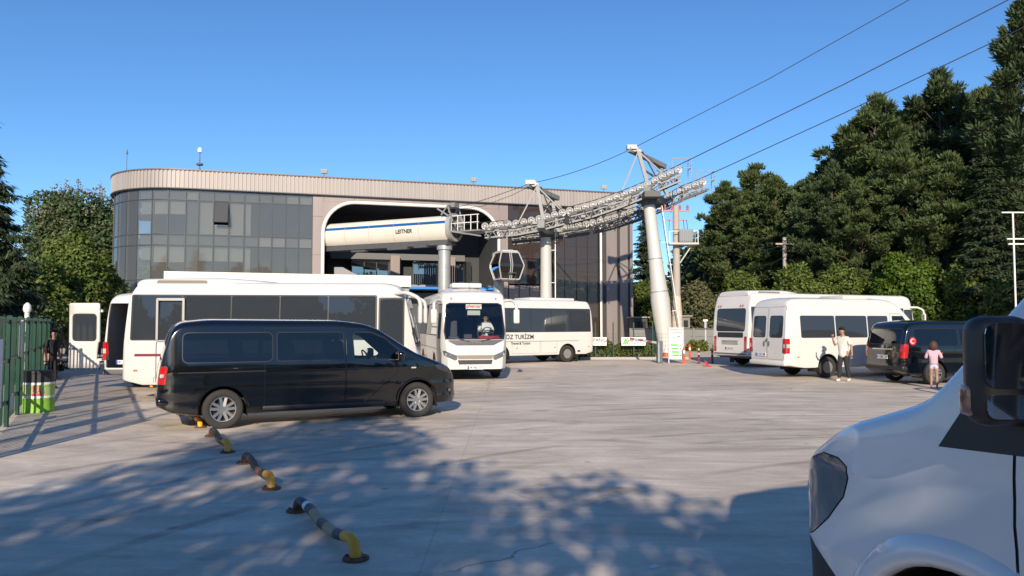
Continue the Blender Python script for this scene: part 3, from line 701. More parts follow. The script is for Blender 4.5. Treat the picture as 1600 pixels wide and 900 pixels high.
# ------------------------------------------------------------------ ground
def ground_mat():
    m = bpy.data.materials.new('worn_concrete'); m.use_nodes = True
    n = m.node_tree.nodes; l = m.node_tree.links; b = n['Principled BSDF']
    tc = n.new('ShaderNodeTexCoord')
    def noise(scale, detail, sx=1, sy=1, rough=.55, dist=0):
        mp = n.new('ShaderNodeMapping'); mp.inputs['Scale'].default_value = (sx, sy, 1); l.new(tc.outputs['Object'], mp.inputs[0])
        t = n.new('ShaderNodeTexNoise'); t.inputs['Scale'].default_value = scale; t.inputs['Detail'].default_value = detail
        t.inputs['Roughness'].default_value = rough; t.inputs['Distortion'].default_value = dist
        l.new(mp.outputs[0], t.inputs['Vector']); return t.outputs['Fac']
    def ramp(x, a, b_, c0, c1):
        r = n.new('ShaderNodeMapRange'); r.inputs[1].default_value = a; r.inputs[2].default_value = b_; r.inputs[3].default_value = c0; r.inputs[4].default_value = c1
        l.new(x, r.inputs[0]); return r.outputs[0]
    def mul(x, y):
        q = n.new('ShaderNodeMath'); q.operation = 'MULTIPLY'; l.new(x, q.inputs[0]); l.new(y, q.inputs[1]); return q.outputs[0]
    big = ramp(noise(.18, 4, 1, 1.6), .3, .7, .80, 1.12)
    med = ramp(noise(.9, 6, .6, 1.5, .65, 1.2), .3, .72, .72, 1.18)
    streak = ramp(noise(1.1, 5, .35, 3.2, .7, .6), .35, .7, .86, 1.08)
    fine = ramp(noise(14, 4), .25, .75, .92, 1.07)
    v = mul(mul(big, med), mul(streak, fine))
    # dark oily stains
    st = ramp(noise(.55, 3, 1, 1.8, .5, .8), .60, .72, 1, .66); v = mul(v, st)
    # tyre arcs: warped rings
    mp = n.new('ShaderNodeMapping'); mp.inputs['Location'].default_value = (-7, -2, 0); l.new(tc.outputs['Object'], mp.inputs[0])
    wv = n.new('ShaderNodeTexWave'); wv.wave_type = 'RINGS'; wv.rings_direction = 'Z'; wv.inputs['Scale'].default_value = .35; wv.inputs['Distortion'].default_value = 2.5; wv.inputs['Detail'].default_value = 2; wv.inputs['Detail Scale'].default_value = .25
    l.new(mp.outputs[0], wv.inputs['Vector'])
    arcs = ramp(wv.outputs['Fac'], .88, .98, 1, .70)
    mask = ramp(noise(.35, 2), .45, .6, 0, 1)
    mxa = n.new('ShaderNodeMix'); mxa.inputs[2].default_value = 1; l.new(mask, mxa.inputs[0]); l.new(arcs, mxa.inputs[3])
    v = mul(v, mxa.outputs[0])
    # saw-cut slab joints
    sx_ = n.new('ShaderNodeSeparateXYZ'); l.new(tc.outputs['Object'], sx_.inputs[0])
    for ax_, off_, per in ((0, 1.7, 5.5), (1, 2.2, 6.2)):
        q = n.new('ShaderNodeMath'); q.operation = 'ADD'; q.inputs[1].default_value = 1000 + off_; l.new(sx_.outputs[ax_], q.inputs[0])
        q2 = n.new('ShaderNodeMath'); q2.operation = 'MODULO'; q2.inputs[1].default_value = per; l.new(q.outputs[0], q2.inputs[0])
        v = mul(v, ramp(q2.outputs[0], .010, .024, .86, 1))
    dots = n.new('ShaderNodeTexVoronoi'); dots.inputs['Scale'].default_value = 1.1; dots.inputs['Randomness'].default_value = 1; l.new(tc.outputs['Object'], dots.inputs['Vector'])
    v = mul(v, ramp(dots.outputs['Distance'], .03, .07, .62, 1))
    # hair cracks
    vo = n.new('ShaderNodeTexVoronoi'); vo.feature = 'DISTANCE_TO_EDGE'; vo.inputs['Scale'].default_value = .16
    dn = n.new('ShaderNodeTexNoise'); dn.inputs['Scale'].default_value = 1.4; dn.inputs['Detail'].default_value = 5; l.new(tc.outputs['Object'], dn.inputs['Vector'])
    ad = n.new('ShaderNodeMix'); ad.data_type = 'VECTOR'; ad.inputs[0].default_value = .35
    l.new(tc.outputs['Object'], ad.inputs[4]); l.new(dn.outputs['Color'], ad.inputs[5]); l.new(ad.outputs[1], vo.inputs['Vector'])
    ck = ramp(vo.outputs['Distance'], .0005, .0022, .5, 1)
    cm = ramp(noise(.3, 2, 1.3, 1), .5, .56, 0, 1)
    mxc = n.new('ShaderNodeMix'); mxc.inputs[2].default_value = 1; l.new(cm, mxc.inputs[0]); l.new(ck, mxc.inputs[3])
    v = mul(v, mxc.outputs[0])
    cm_ = n.new('ShaderNodeCombineColor')
    for i, k in enumerate((.66, .555, .445)):
        q = n.new('ShaderNodeMath'); q.operation = 'MULTIPLY'; q.inputs[1].default_value = k; l.new(v, q.inputs[0]); l.new(q.outputs[0], cm_.inputs[i])
    l.new(cm_.outputs[0], b.inputs['Base Color'])
    b.inputs['Roughness'].default_value = .62; b.inputs['Specular IOR Level'].default_value = .35
    bp = n.new('ShaderNodeBump'); bp.inputs['Strength'].default_value = .25; bp.inputs['Distance'].default_value = .01
    l.new(v, bp.inputs['Height']); l.new(bp.outputs[0], b.inputs['Normal'])
    return m
b = MB(); b.quad((-60, -40, 0), (70, -40, 0), (70, 62, 0), (-60, 62, 0))
tag(b.obj('car_park_paving', ground_mat()), kind='structure')
b = MB(); b.quad((-900, -900, -.05), (900, -900, -.05), (900, 900, -.05), (-900, 900, -.05))
tag(b.obj('ground', mat('earth_grass', (.07, .085, .035), .95, 0, .5, .15)), kind='structure')

# ------------------------------------------------------------------ station building
FA = V((-22.1, 51, 0)); FB = V((8.57, 60, 0)); FU = (FB - FA).normalized(); FRZ = atan2(FU.y, FU.x)
def fs(px):     # distance along the facade line seen at image column px
    k = (px - CX) / F
    return (k * FA.y - FA.x) / (FU.x - k * FU.y)
S0, RAD = fs(287), 5.5
def fp(s, off=0):
    if s >= S0: return V((s, -off, 0))
    th = (S0 - s) / RAD
    if th < R(105): return V((S0 - (RAD + off) * sin(th), RAD - (RAD + off) * cos(th), 0))
    e = (S0 - s) - R(105) * RAD; t = R(105)
    return V((S0 - (RAD + off) * sin(t) + e * -cos(t) * 0 + e * .26, RAD - (RAD + off) * cos(t) + e * .966, 0))
ST = empty('station_building', FA, FRZ, 'long cable car station with rounded glass corner and white-edged arch opening', 'building')
CLAD = mat('taupe_cladding', (.25, .21, .195), .45, .1, .2, 1.2, streak=1)
RIB = mat('ribbed_parapet', (.36, .32, .295), .5, .1, .16, 1.3, streak=1)
PANELM = mat('composite_panel', (.29, .235, .215), .42, .1, .14, 1.1, streak=1)
MULL = mat('mullion_grey', (.05, .052, .055), .5)
BLIND = mat('roller_blind', (.72, .66, .56), .9, 0, .06, 2)
SPAND = mat('spandrel_grey', (.30, .29, .27), .7, 0, .1, 1)
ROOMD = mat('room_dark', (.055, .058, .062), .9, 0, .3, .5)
WTRIM = mat('white_trim', (.78, .75, .68), .35)
S_END = 33.3; Z_T, Z_B = 12.42, 11.2
# ribbed parapet
b = MB(); s = S0 - R(105) * RAD - 8; prev = None; i = 0; pts = []
while s < S_END:
    for off, ds in ((.25, .0), (.25, .15), (.19, .17), (.19, .25)): pts.append(fp(s + ds, off))
    s += .27
rings = []
for z in (Z_B, Z_T): rings.append([b.bm.verts.new((p.x, p.y, z)) for p in pts])
for k in range(len(pts) - 1): b.bm.faces.new((rings[0][k], rings[0][k + 1], rings[1][k + 1], rings[1][k]))
b.obj('ribbed_parapet', RIB, ST, normals=False)
def along(s0, s1, z0, z1, o0, o1, step=.5):
    """solid following the facade"""
    bb = MB(); n = max(1, int(abs(s1 - s0) / step)) if s0 < S0 else 1
    R4 = []
    for k in range(n + 1):
        s = s0 + (s1 - s0) * k / n
        R4.append([bb.bm.verts.new(V((p.x, p.y, z))) for p, z in ((fp(s, o0), z0), (fp(s, o1), z0), (fp(s, o1), z1), (fp(s, o0), z1))])
    for A, B_ in zip(R4, R4[1:]):
        for k in range(4): bb.bm.faces.new((A[k], A[(k + 1) % 4], B_[(k + 1) % 4], B_[k]))
    bb.bm.faces.new(R4[0]); bb.bm.faces.new(R4[-1][::-1])
    return bb
LEFT = S0 - R(105) * RAD - 8
along(LEFT, S0, Z_T, Z_T + .09, -.3, .30).obj('parapet_cap', mat('cap_brown', (.17, .13, .12), .5, .3), ST)
along(S0, S_END + .02, Z_T, Z_T + .09, -.3, .30).obj('parapet_cap', MATS['cap_brown'], ST)
along(LEFT, S0, Z_B - .07, Z_B - .002, -.2, .28).obj('soffit_trim', MULL, ST); along(S0, S_END, Z_B - .07, Z_B - .002, -.2, .28).obj('soffit_trim', MULL, ST)
# roof deck and solid body
b = MB(); rp = [fp(LEFT + k * .8, -.25) for k in range(int((S0 - LEFT) / .8) + 1)] + [V((S_END, .25, 0)), V((S_END, 26, 0)), V((LEFT * 0 - 12, 26, 0))]
for z in (12.1,): b.bm.faces.new([b.bm.verts.new((p.x, p.y, z)) for p in rp])
b.obj('roof', SPAND, ST)
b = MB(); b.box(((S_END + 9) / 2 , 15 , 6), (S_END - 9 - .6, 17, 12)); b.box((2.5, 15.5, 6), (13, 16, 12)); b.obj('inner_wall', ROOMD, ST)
b = MB(); b.box((S_END - .13, 13, 6.1), (.25, 25.4, 12.2)); b.obj('end_wall', CLAD, ST)
b = MB(); b.box((2.0, 8, 13.0 - .25), (7, 6, .9)); b.obj('roof_plant_room', mat('plant_room', (.19, .16, .15), .6), ST)
# curtain wall, left
cols = [fs(p) for p in (287, 307, 331, 355, 379, 402, 423, 444.5, 465, 486.5)]
ccols = [S0 - 1.12 * k for k in range(1, 10)][::-1]
COLS = ccols + cols
ROWS = [0.1, 1.05, 1.75, 4.1, 4.85, 7.25, 8.0, 10.4, Z_B - .06]
KIND = ['v', 's', 'v', 's', 'v', 's', 'v', 's']
KIND = ['s', 's', 'v', 's', 'v', 's', 'v', 's']
rg = random.Random(4)
def pane(s0, s1, z0, z1, m, off=.03, g=.03, name='pane', tilt=True):
    a, c = fp(s0, off), fp(s1, off); d = (c - a); u = d.normalized(); nrm = V((u.y, -u.x, 0))
    a, c = a + u * g, c - u * g; t = [nrm * (rg.uniform(-.006, .006) if tilt else 0) for _ in range(3)]; t.append(t[0] + t[2] - t[1])
    bb = MB(); q = [V((a.x, a.y, z0 + g)), V((c.x, c.y, z0 + g)), V((c.x, c.y, z1 - g)), V((a.x, a.y, z1 - g))]
    q = [p + w_ for p, w_ in zip(q, t)]
    A = [bb.bm.verts.new(p) for p in q]; B_ = [bb.bm.verts.new(p - nrm * .03) for p in q]
    for k in range(4): bb.bm.faces.new((A[k], A[(k + 1) % 4], B_[(k + 1) % 4], B_[k]))
    bb.bm.faces.new(A); bb.bm.faces.new(B_[::-1])
    return bb.obj(name, m, ST)
def board(s0, s1, z0, z1, m, name, off=-.16):
    a, c = fp(s0 + .05, off), fp(s1 - .05, off)
    bb = MB(); bb.quad((a.x, a.y, z0), (c.x, c.y, z0), (c.x, c.y, z1), (a.x, a.y, z1)); return bb.obj(name, m, ST)
nC = len(ccols); OPEN = nC + 2
for i in range(len(COLS) - 1):
    s0, s1 = COLS[i], COLS[i + 1]
    for j in range(len(ROWS) - 1):
        z0, z1 = ROWS[j], ROWS[j + 1]
        if i == OPEN and j == 6:
            pane(s0, s1, z0, z0 + .75, G_FACADE)
            # top-hung vent standing open
            a, c = fp(s0 + .05, .04), fp(s1 - .05, .04)
            e = MB(); w0 = (c - a).length
            e.box((0, 0, -.78), (w0, .05, 1.56)); fr = e.obj('open_vent', G_FACADE, ST, None, ((a.x + c.x) / 2, a.y, z1 - .04), (R(-20), 0, 0))
            e = MB()
            for p, q in (((-w0 / 2, 0), (w0 / 2, 0)), ((-w0 / 2, -1.58), (w0 / 2, -1.58)), ((-w0 / 2, 0), (-w0 / 2, -1.58)), ((w0 / 2, 0), (w0 / 2, -1.58))): e.bar((p[0], 0, p[1]), (q[0], 0, q[1]), .07)
            e.obj('vent_frame', DARK, fr)
            board(s0, s1, z0, z0 + .75, BLIND, 'blind'); continue
        pane(s0, s1, z0, z1, G_FACADE)
        if KIND[j] == 's': board(s0, s1, z0, z1, SPAND if rg.random() < .7 else BLIND, 'spandrel_board', -.12)
    ci = i - nC
    if ci in (0, 1, 3): f6, f4 = 1, (.45 if ci in (1, 3) else 1)
    elif ci == 2: f6, f4 = 0, .45
    elif ci == 4: f6, f4 = 1, 1
    elif ci > 4: f6, f4 = 0, (.95 if ci in (5, 7) and False else 0)
    else: f6, f4 = .42, rg.choice((.42, .42, .5))
    for j, f_ in ((6, f6), (4, f4)):
        if f_:
            z0, z1 = ROWS[j], ROWS[j + 1]; wd = .5 if ci == 4 else 1
            board(s0, s0 + (s1 - s0) * wd, z1 - (z1 - z0) * f_ + .02, z1 - .02, BLIND if ci != 0 else SPAND, 'blind', -.2)
for s in COLS:
    p, q = fp(s, .06), fp(s, -.06)
    bb = MB(); d = (p - q).normalized(); rot = MX.Rotation(atan2(d.y, d.x), 3, 'Z')
    bb.box((p.x / 2 + q.x / 2, p.y / 2 + q.y / 2, (ROWS[0] + ROWS[-1]) / 2), (.13, .05, ROWS[-1] - ROWS[0]), rot); bb.obj('mullion', MULL, ST)
for z in ROWS:
    along(COLS[0], S0, z - .025, z + .025, -.06, .055, .56).obj('transom', MULL, ST); along(S0, COLS[-1], z - .025, z + .025, -.06, .055).obj('transom', MULL, ST)
for z in (1.4, 4.45, 7.6, 10.9):
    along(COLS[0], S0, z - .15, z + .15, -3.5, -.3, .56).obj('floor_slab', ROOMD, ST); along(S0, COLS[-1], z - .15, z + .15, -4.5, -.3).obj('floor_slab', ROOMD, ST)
# taupe panels round the arch
AS0, AS1, AZ = 8.72, 21.95, 10.72
def cpanel(s0, s1, z0, z1, m=PANELM, off=.05): along(s0 + .008, s1 - .008, z0 + .008, z1 - .008, -.1, off).obj('cladding_panel', m, ST)
cpanel(cols[-1], AS0 + .02, .1, 3.2); cpanel(cols[-1], AS0 + .02, 3.2, 6.8); cpanel(cols[-1], AS0 + .02, 6.8, 9.6); cpanel(cols[-1], AS0 + .02, 9.6, Z_B - .07)
k = AS0 + .02
while k < AS1 - 1:
    cpanel(k, min(k + 2.2, AS1), AZ + .0, Z_B - .07); k += 2.2
RC = 2.3
for sg, sx in ((1, AS0), (-1, AS1)):       # rounded corner fillets
    o = [(sx, AZ)] + [(sx + sg * (RC - RC * sin(pi / 2 * k / 10)), AZ - RC + RC * cos(pi / 2 * k / 10)) for k in range(11)]
    bb = MB(); bb.prism(ccw(o), -.05, .1); bb.obj('cladding_panel', PANELM, ST)
cpanel(AS1, 22.7, .1, 4.0); cpanel(AS1, 22.7, 4.0, 7.4); cpanel(AS1, 22.7, 7.4, Z_B - .07)
ap = [(AS0, 0, .1)] + [(AS0 + RC - RC * cos(pi / 2 * k / 10), 0, AZ - RC + RC * sin(pi / 2 * k / 10)) for k in range(11)] + [(AS1 - RC + RC * sin(pi / 2 * k / 10), 0, AZ - RC + RC * cos(pi / 2 * k / 10)) for k in range(11)] + [(AS1, 0, .1)]
bb = MB(); bb.tube([(x, -.1, z) for x, y, z in ap], .13, 8); bb.obj('arch_trim', WTRIM, ST, 50)
# arch hall
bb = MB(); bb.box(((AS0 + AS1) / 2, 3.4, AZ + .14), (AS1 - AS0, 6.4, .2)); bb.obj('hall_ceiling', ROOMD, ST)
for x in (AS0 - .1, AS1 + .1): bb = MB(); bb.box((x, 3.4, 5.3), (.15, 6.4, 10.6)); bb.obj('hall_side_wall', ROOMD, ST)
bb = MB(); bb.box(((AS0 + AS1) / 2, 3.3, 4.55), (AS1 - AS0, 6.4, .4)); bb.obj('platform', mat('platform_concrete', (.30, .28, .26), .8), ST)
HG = glass('hall_glass', (.3, .34, .36), (.02, .024, .028), .3, .02, .22)
k = 11.2; j = 0
while k < 20.8:
    if j not in (3, 4):
        bb = MB(); bb.box((k + .5, 5.9, 6.0), (.92, .04, 2.1)); bb.obj('hall_window', HG, ST)
    bb = MB(); bb.box((k, 5.9, 6.0), (.07, .1, 2.5)); bb.obj('hall_mullion', MULL, ST)
    k += 1.0; j += 1
bb = MB(); bb.box((15, 5.7, 7.3), (11, .5, .5)); bb.obj('hall_beam', mat('beam_grey', (.14, .14, .14), .6), ST)
for x in (14.6, 19.2): bb = MB(); bb.box((x, 5.3, 6), (.75, .75, 2.7)); bb.obj('hall_column', PANELM, ST)
bb = MB(); bb.prism([(9.6, 4.75), (11.6, 4.75), (11.6, 5.25), (10.2, 6.0), (9.6, 6.0)], .8, 1.6); bb.obj('counter_block', mat('block_grey', (.30, .29, .28), .8), ST)
bb = MB()
for x in np.arange(16.3, 19.2, .17): bb.box((x, .6, 4.0), (.13, .05, 4.6))
bb.obj('dark_slat_screen', mat('slat_dark', (.025, .027, .03), .5), ST)
bb = MB(); bb.box((15.3, -1.0, 4.42), (12.6, 1.9, .16)); bb.obj('blue_canopy', mat('blue_sheet', (.03, .22, .62), .4), ST)
bb = MB(); bb.box((15.3, .3, 2.1), (13, .12, 4.1)); bb.obj('ground_floor_wall', mat('gf_dark', (.07, .075, .08), .4, 0, .3, .8), ST)
# right wing: dark glass, beige sill, brown glass, fins
BR = [22.75, 23.6, 24.45, 25.3, 26.4]
for a, c in zip(BR, BR[1:]):
    for z0, z1 in ((4.9, 6.9), (6.9, 8.9), (8.9, Z_B - .07)): pane(a, c, z0, z1, G_BROWN)
    cpanel(a, c, 3.5, 4.8); cpanel(a, c, 2.2, 3.5, SPAND); cpanel(a, c, .1, 2.2, SPAND)
BR2 = [26.4, 27.4, 28.4, 29.35, 30.25]
for a, c in zip(BR2, BR2[1:]):
    for z0, z1 in ((.1, 1.6), (1.6, 3.6), (3.6, 5.6), (5.6, 7.0), (7.0, 8.0), (8.0, 9.6), (9.6, Z_B - .07)): pane(a, c, z0, z1, G_BROWN)
for s in BR + BR2[1:]:
    bb = MB(); bb.box((s, -.02, 5.6), (.05, .14, 11.0)); bb.obj('mullion', mat('mullion_brown', (.06, .05, .045), .4, .4), ST)
for z in (1.6, 3.6, 5.6, 7.0, 8.0, 9.6): along(26.4, 30.25, z - .03, z + .03, -.05, .05).obj('transom', MATS['mullion_brown'], ST)
bb = MB(); bb.tube([(30.45, -.18, .1), (30.45, -.18, Z_B - .1)], .1, 10); bb.obj('downpipe', WTRIM, ST, 50)
fins = [(30.6, 30.95, 1), (30.95, 32.0 - .1, 0), (31.9, 32.15, 1), (32.15, 32.85, 0), (32.85, 33.05, 1), (33.05, 33.3, 0)]
for a, c, dk in fins: cpanel(a, c, .1, Z_B - .07, mat('dark_reveal', (.05, .05, .055), .5) if dk else CLAD, -.08 if dk else .12)
# roof fittings (each its own thing)
def roofpt(px, py):
    s = fs(px); p = FA + FU * s + V((-FU.y, FU.x, 0)) * .2; return V((p.x, p.y, Z_T + .09))
def floodlight(px, label):
    p = roofpt(px, 0); r = empty('floodlight', p, FRZ, label, 'floodlight', 'floodlights on the station parapet')
    e = MB(); e.tube([(0, 0, 0), (0, 0, .3)], .03, 6); e.bar((-.2, 0, .3), (.2, 0, .3), .04); e.obj('bracket', GREYP, r)
    e = MB(); e.box((0, -.05, .45), (.5, .16, .32), MX.Rotation(.35, 3, 'X'), .03); h = e.obj('lamp_head', mat('lamp_grey', (.4, .4, .4), .5), r)
    e = MB(); e.box((0, -.15, .42), (.42, .02, .25), MX.Rotation(.35, 3, 'X')); e.obj('lens', WLENS, h)
floodlight(504, 'small floodlight on the parapet left of the arch'); floodlight(740, 'small floodlight on the parapet above the arch'); floodlight(946, 'small floodlight on the parapet behind the leaning tower')
r = empty('weather_sensor', roofpt(307, 0), FRZ, 'white dome camera on a short mast with collar on the parapet', 'camera')
e = MB(); e.tube([(0, 0, 0), (0, 0, 1.5)], .03, 8); e.bar((0, 0, .9), (.16, 0, .5), .02); e.bar((0, 0, .9), (-.16, 0, .5), .02); e.obj('mast', GREYP, r)
e = MB(); e.lathe([(.05, 1.25), (.15, 1.3), (.16, 1.5), (.1, 1.62), (.02, 1.66)], n=14); e.obj('dome', WTRIM, r, 50)
e = MB(); e.lathe([(.2, .38), (.24, .45), (.2, .52)], n=14); e.lathe([(.07, .0), (.09, .12), (.03, .2)], n=12); e.obj('collar', GREYP, r, 50)
r = empty('lightning_rod', FA + FU * (S0 - 4.6) + V((-FU.y, FU.x, 0)) * 4.2 + V((0, 0, 12.1)), 0, 'thin lightning rod standing on the roof above the rounded corner', 'lightning rod')
e = MB(); e.tube([(0, 0, 0), (0, 0, 2.2)], .022, 6); e.obj('rod', GREYP, r); e = MB(); e.lathe([(.02, 2.1), (.07, 2.16), (.07, 2.22), (.015, 2.5)], n=10); e.obj('tip', GREYP, r)

# ------------------------------------------------------------------ cableway
STEEL = mat('galvanised_steel', (.25, .25, .24), .55, .2, .3, 3)
STEELD = mat('dark_steel', (.09, .09, .09), .55, .2, .2, 4)
WHEELM = mat('sheave_rim', (.40, .39, .37), .5, .2, .15, 6)
TOWERM = mat('tower_paint', (.56, .535, .48), .45, .1, .12, 1.6, streak=1)
CREAM = mat('cover_cream', (.68, .62, .52), .32, 0, .1, .8)
# station drive cover
c0, c1 = at(515, 369, 54.4), at(706, 357, 49.6)
ax = (c1 - c0); Lc = V((ax.x, ax.y, 0)).length; tilt = -math.asin((c1.z - c0.z) / ax.length)
SCV = empty('drive_station_cover', c0, atan2(ax.y, ax.x), 'cream half-round cable drive cover with blue stripe and lettering', 'cable drive')
def cov(s, r=.86): return [(r * 1.02 * cos(a), r * sin(a)) for a in [R(-50 + 230 * k / 18 + 0) for k in range(19)]]
prof = [(-.55, -.80), (-.78, -.55), (-.86, -.1), (-.82, .3), (-.66, .62), (-.36, .83), (.0, .88), (.36, .83), (.66, .62), (.82, .3), (.86, -.1), (.78, -.55), (.55, -.80)]
zof = lambda x: (c1.z - c0.z) * x / Lc
for k in range(5):
    bb = MB(); a, c = Lc * k / 5 + .015, Lc * (k + 1) / 5 - .015; rr = []
    for x in (a, c): rr.append([bb.bm.verts.new((x, y, z + zof(x))) for y, z in prof])
    n = len(prof)
    for q in range(n): bb.bm.faces.new((rr[0][q], rr[0][(q + 1) % n], rr[1][(q + 1) % n], rr[1][q]))
    bb.bm.faces.new(rr[0]); bb.bm.faces.new(rr[1][::-1])
    seg = bb.obj('cover_segment', CREAM, SCV, 40)
    bb = MB(); bb.quad((a, -.845, .27 + zof(a)), (c, -.845, .27 + zof(c)), (c, -.775, .45 + zof(c)), (a, -.775, .45 + zof(a))); bb.obj('blue_stripe', mat('stripe_blue', (.01, .09, .30), .35), seg)
    if k == 3: text('lettering', 'LEITNER', .37, INK, seg, (a + .9, -.885, -.12 + zof(a + .9)), (pi / 2, -math.atan((c1.z - c0.z) / Lc), 0), .01)
bb = MB(); bb.box((Lc * .5, 0, -1.0), (Lc * 1.0, 1.1, .35)); bb.box((Lc * .62, -.5, -1.25), (Lc * .16, .3, .2)); bb.box((Lc * .8, -.5, -1.2), (Lc * .1, .3, .2)); bb.box((Lc * .3, -.5, -1.3), (Lc * .12, .3, .12)); bb.obj('running_frame', STEELD, SCV)
bb = MB()  # open mouth ring and bullwheel
bb.lathe([(.95, 0), (.95, .32), (.74, .32), (.74, 0)], (Lc + .02, 0, zof(Lc) + .05), 'x', 28, True); bb.obj('mouth_ring', WHEELM, SCV, 40)
bb = MB(); bb.lathe([(.70, .05), (.70, .12), (.1, .16)], (Lc, 0, zof(Lc)), 'x', 22)
for q in range(6): a = pi * q / 3; bb.bar((Lc + .2, 0, zof(Lc)), (Lc + .2, .7 * cos(a), zof(Lc) + .7 * sin(a)), .09)
bb.obj('end_frame', STEEL, SCV, 40)
bb = MB()
for y in (-.7, .7): bb.bar((Lc + .2, y, .7), (Lc - .7, y, 1.25), .1); bb.bar((Lc + .1, y, 1.4), (Lc + .5, y, .3), .09); bb.bar((Lc + .1, y, 1.4), (Lc - .4, y, .8), .09)
bb.bar((Lc + .1, -.7, 1.42), (Lc + .1, .7, 1.42), .1); bb.box((Lc + .15, 0, 1.5), (.5, .6, .3))
bb.obj('rope_guide_frame', STEEL, SCV)
# maintenance platform towards the line
bb = MB(); bb.box((Lc + 1.3, .2, -.35), (2.4, 1.6, .08)); bb.bar((Lc + .2, -.6, -.3), (Lc + 2.6, -.6, -.75), .09); bb.obj('service_platform', STEEL, SCV)
bb = MB()
for x in np.arange(Lc + .3, Lc + 2.5, .5): bb.bar((x, -.55, -.3), (x, -.55, .7), .045)
for z in (.2, .7): bb.bar((Lc + .3, -.55, z), (Lc + 2.4, -.55, z), .045)
bb.obj('handrail', WTRIM, SCV)
def support(px, Y, z, r, label):
    p = at(px, 505, Y); rt = empty('support_column', (p.x, p.y, 0), 0, label, 'column')
    e = MB(); e.lathe([(r, 0), (r, z * .62)], n=24); e.obj('lower_shaft', mat('galv_column', (.42, .42, .40), .4, .4, .15, 2), rt, 40)
    e = MB(); e.lathe([(r, z * .62 + .002), (r, z - .3), (r * 1.25, z - .28), (r * 1.25, z)], n=24); e.obj('upper_shaft', MATS['galv_column'], rt, 40)
    e = MB(); e.lathe([(r * 1.5, 0), (r * 1.5, .08)], n=24); e.obj('base_plate', STEELD, rt)
support(694, 49.8, c1.z - 1.15, .42, 'round steel column carrying the drive cover')
support(779, 49.8, 6.6, .36, 'round steel column below the hanging gondola cabin')

NEAR = [(758, 353), (807, 348.5), (845, 341), (882, 331), (926, 319.7), (969, 305), (1009, 289), (1035, 275), (1064, 263)]
FARL = [(800, 364), (868, 357), (920, 349), (954, 341), (998, 327), (1041, 309.5), (1064, 296.5), (1102, 282)]
def laneY(px, near): return (48.6 - (px - 758) * .0085) + (0 if near else 3.3)
NL = [at(x, y, laneY(x, True)) for x, y in NEAR]; FL = [at(x, y, laneY(x, False)) for x, y in FARL]
def resample(pl, step):
    out = []; acc = 0
    for a, b_ in zip(pl, pl[1:]):
        d = (b_ - a).length; t = acc
        while t < d: out.append(a + (b_ - a) * (t / d)); t += step
        acc = t - d
    return out
SHV = None
def sheave_mesh():
    e = MB(); r = .24
    e.lathe([(r * .62, -.05), (r, -.075), (r, -.05), (r * .88, -.02), (r * .88, .02), (r, .05), (r, .075), (r * .62, .05)], axis='y', n=18, closed=True)
    for q in range(3): e.box((0, 0, 0), (r * 1.3, .05, .05), MX.Rotation(pi / 3 * q, 3, 'Y'))
    e.lathe([(.05, -.1), (.05, .1)], axis='y', n=10)
    bmesh.ops.recalc_face_normals(e.bm, faces=e.bm.faces[:]); me = bpy.data.meshes.new('sheave'); e.bm.to_mesh(me); me.materials.append(WHEELM); return me
SHV = sheave_mesh()
